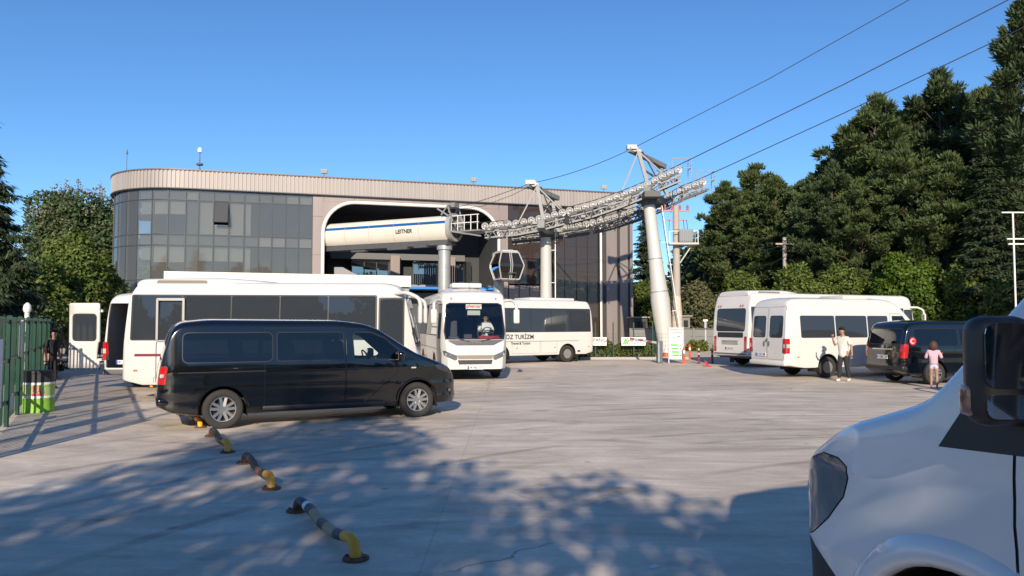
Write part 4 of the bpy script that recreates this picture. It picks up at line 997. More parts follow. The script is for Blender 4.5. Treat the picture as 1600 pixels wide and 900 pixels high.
def battery(root, pl, side, tail=False):
    """rocker beams, sheaves, catwalk and rail along a rope lane (world coordinates; root stands at its own base)"""
    o = V(root.location)
    P = resample(pl, .52)
    for i, p in enumerate(P):
        meshobj('sheave', SHV, None, root, p - o + V((0, 0, -.02)))
    bm1, bm2, bm3, bm4 = MB(), MB(), MB(), MB()
    for a, c in zip(P, P[1:]):
        bm1.bar(a - o + V((0, .16, -.14)), c - o + V((0, .16, -.14)), .05, .20); bm1.bar(a - o + V((0, -.14, -.2)), c - o + V((0, -.14, -.2)), .05, .1)
    for i in range(0, len(P) - 1, 2): 
        bm1.bar(P[i] - o + V((0, 0, -.3)), P[min(i + 1, len(P) - 1)] - o + V((0, 0, -.3)), .34, .1)
        bm1.bar(P[i] - o + V((0, .1, -.25)), P[i] - o + V((.25, .1, -.62)), .07)
    q_ = random.Random(len(P))
    for a, c in zip(P, P[1:]):
        bm3.bar(a - o + V((0, -.05, -.42)), (a + c) / 2 - o + V((0, .05, -.78)), .05); bm3.bar((a + c) / 2 - o + V((0, .05, -.78)), c - o + V((0, -.05, -.42)), .05)
        if q_.random() < .6: bm3.box((a + c) / 2 - o + V((q_.uniform(-.1, .1), -.2, q_.uniform(-.6, -.25))), (q_.uniform(.1, .3), .08, q_.uniform(.06, .2)))
        if q_.random() < .35: bm1.bar(a - o + V((0, -.1, -.3)), a - o + V((q_.uniform(-.4, .4), -.2, -1.0)), .05)
    bm1.obj('rocker_beam', STEELD, root)
    for a, c in zip(pl, pl[1:]):
        bm2.bar(a - o + V((0, side * .75, -.72)), c - o + V((0, side * .75, -.72)), .6, .05)
        bm2.bar(a - o + V((0, side * .45, -.78)), c - o + V((0, side * .45, -.78)), .05, .07); bm2.bar(a - o + V((0, side * 1.05, -.78)), c - o + V((0, side * 1.05, -.78)), .05, .07)
        bm3.bar(a - o + V((0, -.05, -.42)), c - o + V((0, -.05, -.42)), .08, .08); bm3.bar(a - o + V((0, .05, -.78)), c - o + V((0, .05, -.78)), .1, .1)
    bm2.obj('catwalk', STEELD, root); bm3.obj('main_beam', STEEL, root)
    for i, p in enumerate(P):
        if i % 2 == 0:
            bm4.bar(p - o + V((0, side * 1.06, -.7)), p - o + V((0, side * 1.06, -.12)), .035); bm4.bar(p - o + V((0, 0, -.6)), p - o + V((0, side * 1.06, -.74)), .06)
    for a, c in zip(pl, pl[1:]):
        for z in (-.12, -.4): bm4.bar(a - o + V((0, side * 1.06, z)), c - o + V((0, side * 1.06, z)), .03)
    bm4.obj('catwalk_rail', STEEL, root)
def headframe(root, n0, f0, up, o):
    """two masts on the cross arm, a top beam between them and raking braces"""
    up = V(up); e = MB()
    for p, sg in ((n0, -1), (f0, 1)):
        q = p + up + V((-.25, 0, 0)); e.bar(p - o + V((.2, 0, -.3)), q - o, .17, .22)
        e.bar(q - o, p - o + V((-1.5, 0, -.35)), .08); e.bar(q - o, p - o + V((1.7, 0, .15)), .08)
    e.obj('mast_frame', STEEL, root)['kind'] = 'stuff'
    e = MB(); e.bar(n0 + up + V((-.9, -.3, .05)) - o, f0 + up + V((.2, .3, .05)) - o, .26, .3)
    e.bar(n0 - o + V((0, -.4, -.42)), f0 - o + V((0, .4, -.42)), .45, .5); e.bar(n0 + up * .45 - o, f0 + up * .45 - o, .1)
    e.bar(n0 + up - o, f0 + up * .1 - o, .07); e.obj('cross_arm', STEEL, root)
    e = MB()
    for t in (-.05, .1, .9, 1.02):
        p = n0 + (f0 - n0) * t + up + V((-.4, 0, .12)); e.lathe([(.16, -.06), (.2, -.05), (.2, .05), (.16, .06)], p - o, 'y', 14)
    e.box(n0 + up + V((-.7, -.1, .22)) - o, (.6, .5, .26)); e.obj('lifting_gear', WHEELM, root)['kind'] = 'stuff'
def lad(root, p, q, out, o, n=None):
    e = MB(); p, q = V(p), V(q); d = (q - p).normalized(); sd_ = d.cross(V(out)).normalized() * .21
    for s_ in (sd_, -sd_): e.bar(p + s_, q + s_, .045)
    k = 0
    while k < (q - p).length: e.bar(p + d * k - sd_, p + d * k + sd_, .03); k += .33
    k = 0
    while k < (q - p).length: e.bar(p + d * k, p + d * k - V(out).normalized() * .3, .035); k += 2.2
    e.obj('ladder', WTRIM, root)
# tower one (upright, beside the gondola)
def li(pl, px_, ps):    # point of a lane above an image column
    xs_ = [x for x, _ in px_]
    for (a, A), (b_, B_) in zip(zip(xs_, ps), zip(xs_[1:], ps[1:])):
        if a <= pl <= b_: return A + (B_ - A) * ((pl - a) / (b_ - a))
    return ps[-1]
t1 = at(853, 352, 50); T1 = empty('cableway_tower', (t1.x, t1.y, 0), 0, 'upright pale cableway tower with ladder in front of the dark glass wing', 'cable tower', 'cableway towers')
e = MB(); e.lathe([(.42, 0), (.36, t1.z - .8), (.36, t1.z - .1)], n=28); e.obj('column', TOWERM, T1, 40)
e = MB(); e.lathe([(.40, t1.z - .85), (.40, t1.z + .1)], n=20); e.box((0, 0, t1.z + .1), (.9, 2.6, .3)); e.obj('column_head', STEELD, T1, 40)
lad(T1, (.62, -.1, .2), (.62, -.1, t1.z), (1, 0, 0), V())
na, fa = li(845, NEAR, NL), li(868, FARL, FL); o1 = V(T1.location)
battery(T1, [p for p, (x, _) in zip(NL, NEAR) if x <= 890], 1); battery(T1, [p for p, (x, _) in zip(FL, FARL) if x <= 925], -1)
headframe(T1, na, fa, (0, 0, 2.1), o1)
t2, t2b = at(1014, 318, 47), at(1041, 548, 46.6); T2 = empty('cableway_tower', (t2b.x, t2b.y, 0), 0, 'leaning pale cableway tower with swollen foot beside the information board', 'cable tower', 'cableway towers')
o2 = V(T2.location); hd = t2 - o2
e = MB(); ks = [(0, .38), (.1, .47), (.24, .57), (.35, .60), (.45, .51), (.6, .44), (.8, .385), (1, .37)]
e.tube([hd * t for t, _ in ks], [r_ for _, r_ in ks], 28); e.obj('column', TOWERM, T2, 40)
e = MB(); e.tube([hd * .985, hd * 1.05], .5, 20); e.box(hd * 1.04, (1.0, 3.0, .35)); e.obj('column_head', STEELD, T2, 40)
for t in (.4, .62):
    e = MB(); e.tube([hd * t, hd * (t + .006)], lerp(ks, t) + .012, 28); e.obj('flange', STEEL, T2, 40)
lad(T2, hd * .05 + V((1.0, -.1, 0)), hd * .98 + V((.75, -.1, 0)), (1, 0, .1), o2)
na2, fa2 = li(1009, NEAR, NL), li(1041, FARL, FL)
battery(T2, [li(890, NEAR, NL)] + [p for p, (x, _) in zip(NL, NEAR) if x > 890], 1); battery(T2, [li(926, FARL, FL)] + [p for p, (x, _) in zip(FL, FARL) if x > 926], -1)
headframe(T2, na2, fa2, (-.2, 0, 2.15), o2)
e = MB()
for p in (NL[-1], FL[-1]):
    q = p - o2
    for dx in (-.5, .1, .7):
        e.bar(q + V((dx, .3, -.5)), q + V((dx, .3, .75)), .04); e.bar(q + V((dx, 1.1, -.5)), q + V((dx, 1.1, .6)), .04)
    for z in (.1, .7): e.bar(q + V((-.5, .3, z)), q + V((.7, .3, z)), .04); e.bar(q + V((.7, .3, z)), q + V((.7, 1.1, z)), .04)
e.obj('end_guard_rail', STEEL, T2)
# ropes
ROPE = mat('wire_rope', (.05, .05, .055), .5, .5)
def rope(name, pts, label, r=.028):
    o = V(pts[0]); e = MB(); e.tube([V(p) - o for p in pts], r, 6)
    return tag(e.obj(name, ROPE, None, None, o), label, 'cable', 'cableway ropes')
up = lambda pl: [p + V((0, 0, .24)) for p in resample(pl, .6)]
rope('haul_rope', [c1 + V((.3, 0, .2))] + up(NL) + [at(1320, 131, 42), at(1575, 0, 38), at(1900, -170, 33)], 'steel rope over the row of sheaves with white rims, running up over the pines')
rope('haul_rope', [c1 + V((.3, 2, .2))] + up(FL) + [at(1320, 176, 46), at(1570, 57, 41.5), at(1900, -108, 36)], 'lowest steel rope running up over the pines from the far sheave row')
rope('signal_rope', [at(708, 326, 50.5), at(760, 311, 49.5), na + V((-.6, 0, 2.3)), *[(na + V((-.6, 0, 2.3))).lerp(na2 + V((-.7, 0, 2.4)), k / 8) - V((0, 0, .25 * 4 * k / 8 * (1 - k / 8))) for k in range(1, 8)], na2 + V((-.7, 0, 2.4)), at(1200, 124, 43), at(1420, 0, 39), at(1800, -220, 33)], 'uppermost thin cable over the tops of both tower heads', .02)
rope('signal_rope', [at(708, 328, 50.5), at(755, 322, 49.9), at(800, 305, 49.3), na + V((-.5, 0, 2.2))], 'slack short cable between the drive cover and the upright tower', .016)
# gondola
g0 = li(792, NEAR, NL); gz = at(792, 438, g0.y).z; gh = at(792, 387, g0.y).z - gz
GD = empty('gondola_cabin', (g0.x, g0.y, gz), R(24), 'small white gondola cabin with dark windows hanging from the rope', 'gondola'); GD.scale = (.88, .88, .88)
gsec = [(.0, .66), (.08, .74), (.45 * gh, .98), (.55 * gh, .98), (.94 * gh, .70), (gh, .60)]
def gpt(z, sx, sy): r_ = lerp(gsec, z); return V((sx * r_, sy * r_ * .92, z))
e = MB()
for sx in (1, -1):
    for sy in (1, -1):
        for (a, _), (c, _) in zip(gsec[1:-1], gsec[2:]): e.bar(gpt(a, sx, sy), gpt(c, sx, sy), .075)
for za in (.06, gh * .95):
    for a, c in (((1, 1), (1, -1)), ((1, -1), (-1, -1)), ((-1, -1), (-1, 1)), ((-1, 1), (1, 1))): e.bar(gpt(za, *a), gpt(za, *c), .08)
for sy in (1, -1):
    for xx in (-.07, .07):
        for (a, _), (c, _) in zip(gsec[1:-1], gsec[2:]):
            p, q = gpt(a, 1, sy), gpt(c, 1, sy); p.x = xx; q.x = xx; e.bar(p, q, .05)
e.obj('frame', mat('cabin_frame', (.42, .41, .38), .4), GD)
e = MB(); e.box((0, 0, -.03), (1.3, 1.2, .08)); e.obj('floor', GREYP, GD)
e = MB(); e.box((0, 0, gh), (1.25, 1.15, .1), None, .03); e.obj('roof', WHITE, GD)
for (sx, sy) in ((1, 0), (-1, 0), (0, 1), (0, -1)):
    for (a, _), (c, _) in zip(gsec[1:-1], gsec[2:]):
        r0, r1 = lerp(gsec, a) - .03, lerp(gsec, c) - .03
        if sx: q = [(sx * r0, -.92 * r0, a), (sx * r0, .92 * r0, a), (sx * r1, .92 * r1, c), (sx * r1, -.92 * r1, c)]
        else: q = [(-r0, sy * .92 * r0, a), (r0, sy * .92 * r0, a), (r1, sy * .92 * r1, c), (-r1, sy * .92 * r1, c)]
        e = MB(); e.quad(*q); e.obj('window', glass('cabin_glass', (.4, .36, .33), (.028, .024, .022), .3, .01, .0), GD)
e = MB()
for sy in (1, -1): e.box((0, sy * .5, .45), (1.1, .35, .08), None, .02); e.box((0, sy * .66, .8), (1.1, .07, .5), None, .02)
e.obj('bench', SEATM, GD)
e = MB(); zt_ = (g0.z - gz) / .88
e.tube([(0, 0, gh), (0, 0, gh + .3), (.02, 0, zt_ + .2)], .06, 8); e.bar((-.5, 0, gh + .12), (.5, 0, gh + .12), .1); e.box((0, 0, zt_ + .15), (.5, .2, .22)); e.obj('hanger', STEEL, GD)
e = MB(); e.box((0, -.96, .5), (.6, .14, .05)); e.bar((-.3, -.9, .1), (-.3, -1.02, .55), .03); e.bar((.3, -.9, .1), (.3, -1.02, .55), .03); e.obj('ski_rack', STEELD, GD)
# ------------------------------------------------------------------ vehicles
def hd_(a): return V((cos(a), sin(a), 0)), V((-sin(a), cos(a), 0))      # forward, left
# white midibus seen from its right side, behind the black van
a = R(4.0); f_, l_ = hd_(a); c_ = V((-9.45, 17.9, 0))
BUSA = make_bus(c_ + l_ * 1.15, a, 'white midibus with maroon stripe parked side-on behind the black van', L=7.15, H=2.86, stripe=True, rear_door=True)
# bus facing the camera with its driver
a = R(-77.5); f_, l_ = hd_(a); fr_ = V((-1.18, 23.9, 0)); LB = 7.1
BUSB = make_bus(fr_ - f_ * LB, a, 'white midibus facing forward with a driver at the wheel', L=LB, H=2.92, clear=True, pod='none', hump=True)
text('windscreen_sign_text', 'phencar', .15, mat('red_ink', (.6, .02, .02), .5), BUSB, (LB - .345, .0, 2.42), (pi / 2, 0, pi / 2), .002)
b = MB(); b.box((LB - .36, .0, 2.42), (.012, .52, .19)); b.obj('windscreen_sign', PLATE, BUSB)
b = MB(); b.box((LB - .34, .0, 2.2), (.012, .42, .15)); b.obj('route_card', mat('card_grey', (.4, .42, .4), .6), BUSB)
b = MB(); b.box((LB - .55, 0, 1.28), (.7, 1.9, .12), None, .05); b.box((LB - .62, .55, 1.36), (.35, .7, .16), None, .06); b.obj('dash_cover', mat('red_dash_cloth', (.32, .02, .03), .8), BUSB, 40)
steering(BUSB, LB - .78, .55, 1.55)
for y in (.55, -.6): seat(BUSB, LB - 1.3, y, .95)
for k in range(4):
    for y in (.7, .25, -.7): seat(BUSB, LB - 2.4 - k * .9, y, .8)
text('maker_text', 'OTOKAR', .10, SILVER, BUSB, (LB - .005, 0, 1.23), (pi / 2, 0, pi / 2), .002)
# bus with lettering behind it
a = R(212); f_, l_ = hd_(a); c_ = V((4.05, 36.4, 0))
BUSC = make_bus(c_ - l_ * 1.15, a, 'white midibus with dark TURIZM lettering parked behind the bus with the driver', L=7.1, H=2.95, pod='flat', front_door=False, rear_glass=True)
text('lettering', 'ÖZ TURİZM', .28, INK, BUSC, (4.35, 1.158, 1.22), (pi / 2, 0, pi), .002); text('lettering_small', 'Travel & Turizm', .16, INK, BUSC, (4.3, 1.158, .93), (pi / 2, 0, pi), .002)
# coach on the right, rear towards us
a = R(25); f_, l_ = hd_(a); c_ = V((9.9, 31.0, 0))
BUSD = make_bus(c_ + l_ * 1.15, a, 'white and silver coach seen from the rear, furthest of the right-hand row', L=10.6, H=3.16, panes=7, W=1.18, silver_rear=True)
# bus off to the right whose mirror reaches into view
a = R(190); f_, l_ = hd_(a); LE = 7.2
BUSE = make_bus(V((11.45, 14.15, 0)) - f_ * LE, a, 'white midibus standing right of the black van with flag sticker, only its mirror showing', L=LE, H=2.9, pod='flat', rear_glass=False)
# black vans
a = R(26.5); f_, l_ = hd_(a); c_ = V((-6.03, 12.62, 0))
VANA = make_mpv(c_ + l_ * .96, a, 'black passenger van with silver alloy wheels parked broadside in front of the buses', L=5.62)
a = R(11); f_, l_ = hd_(a); c_ = V((11.75, 22.2, 0))
VANB = make_mpv(c_ + l_ * .96, a, 'black van with red flag sticker beside its tail light', L=5.2, H=1.93, kind='b')
REDF = mat('flag_red', (.6, .02, .03), .5)
b = MB(); b.lathe([(.12, 0), (.12, .004)], (.32, -.93, 1.32), 'y', 24); fl = b.obj('flag_sticker', REDF, VANB, None, None, (0, 0, 0))
b = MB()
for k in range(14):
    a0, a1 = R(40 + 280 * k / 14), R(40 + 280 * (k + 1) / 14)
    b.quad((.31 + .075 * cos(a0), -.938, 1.32 + .075 * sin(a0)), (.31 + .075 * cos(a1), -.938, 1.32 + .075 * sin(a1)), (.325 + .055 * cos(a1), -.938, 1.32 + .055 * sin(a1)), (.325 + .055 * cos(a0), -.938, 1.32 + .055 * sin(a0)))
b.obj('crescent', PLATE, fl)
# minibus on the right
a = R(19); f_, l_ = hd_(a); c_ = V((9.15, 24.75, 0))
VANC = make_van(c_ + l_ * .985, a, 'white high-roof minibus parked between the coach and the black van', 'minibus', L=6.95)
b = MB(); b.box((4.9, -.992, .62), (2.0, .008, .52)); b.obj('blue_grey_panel', mat('panel_bluegrey', (.22, .30, .42), .4), VANC)
# van at the left with its rear door open
VAND = make_van((-10.42, 20.6, 0), R(90), 'white high-roof van with one rear door swung open beside the fence', 'van', L=6.2, minibus=False, open_door=True)
# near van
a = R(112); f_, l_ = hd_(a); LF = 6.2; wc = V((1.66, 3.02, 0))
VANE = make_van(wc - f_ * (LF - 1.0) - l_ * .985, a, 'white van with black door mirror standing in tree shade, its bonnet close by', 'van', L=LF, H=2.84, paint=WHITEV)
# ------------------------------------------------------------------ white kiosk behind the left bus
p0, p1 = at(255, 500, 28.3), at(641, 500, 31.2); d_ = V((p1.x - p0.x, p1.y - p0.y, 0)); kl = d_.length
KI = empty('ticket_kiosk', (p0.x, p0.y, 0), atan2(d_.y, d_.x), 'low white-fascia kiosk building behind the left midibus', 'kiosk')
b = MB(); b.box((kl / 2, 1.4, 3.62), (kl, 3.0, .46)); b.obj('fascia', mat('fascia_white', (.78, .74, .64), .5, 0, .04, 1), KI)
b = MB(); b.box((kl / 2, 1.45, 1.69), (kl - .1, 2.8, 3.38)); b.obj('wall', mat('kiosk_grey', (.36, .34, .31), .7, 0, .06, 1), KI)
for x in (kl - 2.4, kl - 4.0): b = MB(); b.box((x, .02, 1.9), (1.2, .06, 1.2)); b.obj('window', G_DARK, KI)
for z in (2.3, 1.95, 1.6): b = MB(); b.box((kl - .45, .025, z), (.42, .03, .28)); b.obj('notice', PLATE, KI)
# ------------------------------------------------------------------ green fence
GREEN = mat('fence_green', (.008, .055, .035), .45, .1, .25, 2)
f0, fdir = V((-8.15, 11.6, 0)), V((-.486, .874, 0)); fz = atan2(fdir.y, fdir.x)
FE = empty('green_fence', f0 - fdir * 2, fz, 'dark green ribbed metal fence along the left edge', 'fence')
pw = 2.0
bb = MB(); bb.box((0, 0, 1.02), (.065, .012, 1.92))
pm_ = bpy.data.meshes.new('fence_slat'); bb.bm.to_mesh(pm_); bb.bm.free(); pm_.materials.append(GREEN)
bb = MB(); bb.box((0, -.05, 1.0), (.07, .07, 2.0)); po = bpy.data.meshes.new('fence_post'); bb.bm.to_mesh(po); bb.bm.free(); po.materials.append(GREEN)
for k in range(10):
    for j in range(10): meshobj('fence_slat', pm_, None, FE, (k * pw + .1 + j * .19, 0, 0))
    meshobj('fence_post', po, None, FE, (k * pw, 0, 0))
    bb = MB()
    for z in (.45, 1.2, 1.9): bb.box((k * pw + 1, -.035, z), (pw, .04, .05))
    bb.obj('fence_rail', GREEN, FE)
bb = MB(); bb.box((2.0, -.1, 1.05), (.8, .03, 1.1)); tag(bb.obj('white_board', mat('board_white', (.6, .63, .68), .6), None, None, FE.location, (0, 0, fz)), 'pale blank board fixed on the green fence', 'board')
bb = MB(); bb.box((4.2, -.1, .42), (.5, .02, .28)); tag(bb.obj('small_notice', mat('notice_grey', (.42, .45, .44), .6), None, None, FE.location, (0, 0, fz)), 'small grey notice low on the green fence', 'notice')
bb = MB(); bb.box((5.6, -.1, 1.55), (.34, .03, .7)); bb.box((5.83, -.1, 1.55), (.12, .04, .75)); tag(bb.obj('pale_notice', mat('notice_cream', (.45, .45, .38), .6), None, None, FE.location, (0, 0, fz)), 'narrow cream notice high on the green fence', 'notice')
# gate post and shed glimpses behind the barrel
p = at(42, 505, 23); r = empty('white_pipe_post', (p.x, p.y, 0), 0, 'white vent pipe standing behind the green fence', 'pipe')
b = MB(); b.tube([(0, 0, 0), (0, 0, 2.3)], .07, 10); b.obj('pipe', WTRIM, r, 50); b = MB(); b.lathe([(.09, 2.2), (.12, 2.3), (.1, 2.42), (.03, 2.5)], n=12); b.obj('cap', WTRIM, r, 50)
p = at(95, 505, 30); r = empty('iron_railing', (p.x - 3, p.y, 0), 0, 'dark iron railing behind the man in black', 'railing')
for k in range(26): b = MB(); b.box((k * .22, 0, .95), (.03, .03, 1.9)); b.obj('baluster', DARK, r)
b = MB(); b.box((2.75, 0, 1.85), (5.6, .05, .06)); b.box((2.75, 0, .3), (5.6, .05, .06)); b.obj('rail', DARK, r)
# ------------------------------------------------------------------ barrel
g = gnd(60, 643); r = empty('oil_drum_bin', g, 0, 'lime green oil drum bin with black top and pink lettering', 'drum')
hb, rb_ = .86, .29
def band(name, z0, z1, m, ribs=()):
    b = MB(); pr = []
    n = 10
    for k in range(n + 1):
        z = z0 + (z1 - z0) * k / n; pr.append((rb_ + sum(.014 * math.exp(-((z - q) / .018) ** 2) for q in ribs), z))
    b.lathe(pr, n=32); return b.obj(name, m, r, 50)
band('lower_shell', 0, .30, mat('lime', (.22, .47, .05), .5, 0, .12, 5), (.015, .285)); band('white_band', .30, .345, PLATE); md = band('middle_shell', .345, .58, mat('lime_pale', (.35, .50, .16), .5, 0, .1, 5), (.57,)); band('white_band', .58, .625, PLATE)
tp = band('black_top', .625, hb, mat('bin_black', (.03, .03, .03), .6, 0, .2, 6), (.84,))
for k, ch in enumerate('EL'):
    text('lettering', ch, .2, mat('pink_ink', (.55, .06, .16), .5), md, (.09 + .1 * k, -.287 + .018 * k * 2.2, .49), (pi / 2, 0, .45 + .25 * k), .004)
b = MB(); b.box((.13, -.268, .385), (.19, .012, .05), MX.Rotation(.42, 3, 'Z')); b.obj('pink_bar', MATS['pink_ink'], md)
# ------------------------------------------------------------------ bent pipe wheel stops
YEL = mat('yellow_paint', (.90, .36, .02), .45, 0, .2, 12); BLK = mat('navy_black_paint', (.025, .03, .045), .4, 0, .2, 12); TAN = mat('worn_yellow', (.42, .29, .16), .6, 0, .3, 9); RUST = mat('rust', (.16, .07, .035), .8, 0, .4, 14)
def stop(near, far, label, worn):
    A, B_ = gnd(*near), gnd(*far); d = B_ - A; L = d.length
    r = empty('wheel_stop', A, atan2(d.y, d.x), label, 'wheel stop', 'bent pipe wheel stops')
    pth = rnd3([(0, 0, .0), (.05, 0, .15), (L * .26, .03, .10), (L * .55, .0, .075), (L * .8, -.03, .10), (L - .05, 0, .13), (L, 0, 0)], .12, 5)
    acc = [0]
    for p, q in zip(pth, pth[1:]): acc.append(acc[-1] + (q - p).length)
    T = acc[-1]; seq = [(0, .17, YEL), (.17, .26, BLK), (.26, .42, worn), (.42, .53, BLK), (.53, .70, worn), (.70, .79, BLK), (.79, .83, PLATE if worn is TAN else worn), (.83, .92, BLK), (.92, 1.0, RUST)]
    def pt(t):
        s = t * T
        for i in range(len(acc) - 1):
            if acc[i] <= s <= acc[i + 1] + 1e-6: return pth[i] + (pth[i + 1] - pth[i]) * ((s - acc[i]) / max(1e-6, acc[i + 1] - acc[i]))
        return pth[-1]
    for a_, c_, m_ in seq:
        e = MB(); n = max(3, int((c_ - a_) * 30)); e.tube([pt(a_ + (c_ - a_) * k / n) for k in range(n + 1)], .046, 12); e.obj('pipe_section', m_, r, 50)
    for x in (0, L):
        e = MB(); e.lathe([(.105, .0), (.105, .012), (.05, .02)], (x, 0, .004), n=18); fl_ = e.obj('foot_plate', RUST, r)
        for k in range(4):
            a_ = pi / 4 + pi / 2 * k; e = MB(); e.lathe([(.014, .012), (.014, .03)], (x + .08 * cos(a_), .08 * sin(a_), .004), n=6); e.obj('bolt', STEELD, fl_)
stop((556, 874), (464, 799), 'bent black and yellow pipe stop furthest from the black van, its bands boldest', TAN)
stop((424, 764), (382, 724), 'bent pipe stop second from the boldly banded one, mid brown and scuffed', RUST)
stop((356, 707), (330, 682), 'dark bent pipe stop just outside the rear wheel of the black van', mat('dirty_pipe', (.07, .065, .06), .6, 0, .3, 9))
stop((313, 668), (284, 648), 'bent pipe stop tucked against the rear wheel of the black van', TAN)
stop((237, 606), (214, 594), 'bent pipe stop under the tail of the white midibus with the maroon stripe', TAN)
# ------------------------------------------------------------------ entrance: kerb, hedge, banners, barrier, boards, cones
b = MB(); b.box((6.3, 38.2, .06), (5.6, .18, .12), MX.Rotation(.04, 3, 'Z')); tag(b.obj('kerb', mat('kerb_concrete', (.38, .36, .33), .8, 0, .1, 3)), kind='structure')
MF = empty('mesh_fence', (4.0, 38.45, 0), .03, 'green welded mesh fence in front of the low hedge', 'fence')
for px in (930, 958, 990, 1020): b = MB(); x = at(px, 505, 38.5).x - 4; b.box((x, 0, .95), (.06, .06, 1.9)); b.obj('post', GREEN, MF)
b = MB()
for k in range(22): b.bar((k * .2, .01, .1), (k * .2, .01, 1.35), .008)
for k in range(7): b.bar((0, .012, .1 + k * .2), (4.3, .012, .1 + k * .2), .008)
b.obj('wire_mesh', GREEN, MF)
def banner(px0, px1, label, full):
    A, B_ = at(px0, 527, 38.3), at(px1, 540, 38.3); w_, h_ = B_.x - A.x, A.z - B_.z
    r = empty('banner', ((A.x + B_.x) / 2, 38.32, (A.z + B_.z) / 2), .03, label, 'banner')
    b = MB(); b.box((0, 0, 0), (w_, .015, h_)); b.obj('sheet', PLATE, r)
    text('lettering', 'SAPANCA', .25, INK, r, (w_ * .16, -.01, h_ * .14), (pi / 2, 0, 0), .002); text('lettering_small', 'CABLE CAR', .15, mat('grey_ink', (.25, .27, .25), .6), r, (w_ * .16, -.01, -h_ * .24), (pi / 2, 0, 0), .002)
    b = MB()
    for sg in (1, -1): b.prism(ccw([(-w_ * .33 + sg * .02, .16), (-w_ * .33 + sg * .16, -.15), (-w_ * .33 + sg * .07, -.15), (-w_ * .33 - sg * .02, .08)]), -.014, -.009)
    b.prism(ccw([(-w_ * .33 - .05, -.15), (-w_ * .33 + .05, -.15), (-w_ * .33, .0)]), -.014, -.009); b.obj('green_emblem', mat('leaf_green_ink', (.12, .42, .05), .5), r)
banner(910, 948, 'white banner half hidden behind the TURIZM bus', 0); banner(971, 1009, 'white banner with a green emblem on the mesh fence by the barrier arm', 1)
BG = empty('barrier_gate', at(1030, 505, 34.7) * 1, R(0), 'grey parking barrier with red and white arm', 'barrier'); BG.location.z = 0
b = MB(); b.box((0, 0, .52), (.26, .3, 1.04), None, .03); b.obj('cabinet', mat('cabinet_grey', (.10, .12, .14), .4, .2), BG); b = MB(); b.box((-.06, -.16, .5), (.05, .02, .9)); b.obj('chrome_strip', SILVER, BG)
e0 = V((-.1, .05, .95)); e1 = at(985, 529, 37.2) - V(BG.location)
for k in range(6):
    b = MB(); b.bar(e0 + (e1 - e0) * k / 6, e0 + (e1 - e0) * (k + 1) / 6, .06, .09); b.obj('arm_section', PLATE if k % 2 == 0 else mat('arm_red', (.5, .12, .12), .5), BG)
p = at(1056, 505, 34.6); IB = empty('information_board', (p.x, p.y, 0), R(-4), 'tall white information board with green strips beside the barrier', 'sign')
b = MB(); b.box((0, 0, .92), (.62, .05, 1.46)); b.obj('panel', PLATE, IB)
for x in (-.34, .34): b = MB(); b.box((x, .01, .85), (.05, .06, 1.7)); b.obj('post', SILVER, IB)
text('heading', 'SAPANCA', .13, mat('dark_green_ink', (.03, .09, .03), .6), IB, (0, -.028, 1.56), (pi / 2, 0, 0), .001); text('subheading', 'TELEFERİK', .12, MATS['dark_green_ink'], IB, (0, -.028, 1.42), (pi / 2, 0, 0), .001)
for k in range(4): b = MB(); b.box((-.08 + .02 * k, -.028, .84 - .16 * k), (.34, .006, .085)); b.obj('green_strip', mat('strip_green', (.10, .45, .08), .5), IB)
b = MB(); b.bar((-.2, -.028, 1.14), (-.08, -.028, 1.22), .02); b.bar((.02, -.028, 1.2), (.18, -.028, 1.26), .03); b.bar((.04, -.028, 1.12), (.14, -.028, 1.12), .015)
for k in range(4): b.box((.2, -.028, .84 - .16 * k), (.06, .005, .04))
b.obj('pictogram', INK, IB)
ORN = mat('cone_orange', (.72, .10, .02), .5, 0, .1, 6); WB = mat('reflective_white', (.75, .74, .7), .4)
def delineator(px, py, h, label, cone=False):
    g = gnd(px, py); r = empty('traffic_cone' if cone else 'delineator_post', g, 0, label, 'traffic cone' if cone else 'post', 'orange road markers at the entrance')
    rr = (lambda t: .19 * (1 - t) + .03) if cone else (lambda t: .055)
    e = MB(); e.box((0, 0, .02), (.42, .42, .04) if cone else (.24, .24, .04), None, .01); e.obj('base', ORN, r)
    for k in range(5):
        z0, z1 = .04 + (h - .04) * k / 5, .04 + (h - .04) * (k + 1) / 5
        e = MB(); e.lathe([(rr(k / 5), z0), (rr((k + 1) / 5), z1)], n=16); e.obj('band', WB if k in (2, 4) and cone or k == 3 else ORN, r, 50)
delineator(1041, 560, .72, 'orange traffic cone with white rings behind the information board', True)
delineator(1069, 568, .75, 'orange post standing right at the edge of the information board'); delineator(1078, 561, .75, 'orange post standing away from the board in front of the concrete wall')
def bollard(px, py, label):
    g = gnd(px, py); r = empty('striped_bollard', g, 0, label, 'bollard', 'dark striped bollards by the coach')
    for k in range(7):
        e = MB(); e.lathe([(.05, .1 * k), (.05, .1 * (k + 1))], n=14); e.obj('band', mat('bollard_red', (.22, .03, .025), .5) if k < 3 else (DARK if k % 2 else mat('bollard_pale', (.45, .38, .30), .6)), r, 50)
    e = MB(); e.lathe([(.1, 0), (.1, .02)], n=14); e.obj('foot', DARK, r)
bollard(1092, 568, 'dark and red striped bollard nearer the information board'); bollard(1113, 568, 'dark and red striped bollard nearer the rear of the coach')
g = gnd(1105, 573); r = empty('broken_marker', g, .5, 'broken red marker lying flat on the paving by the bollards', 'debris')
e = MB(); e.box((0, 0, .05), (.42, .1, .03), MX.Rotation(.15, 3, 'Y')); e.box((.02, .05, .12), (.1, .3, .03), MX.Rotation(.9, 3, 'X')); e.obj('fragment', mat('red_plastic', (.55, .04, .03), .5), r)
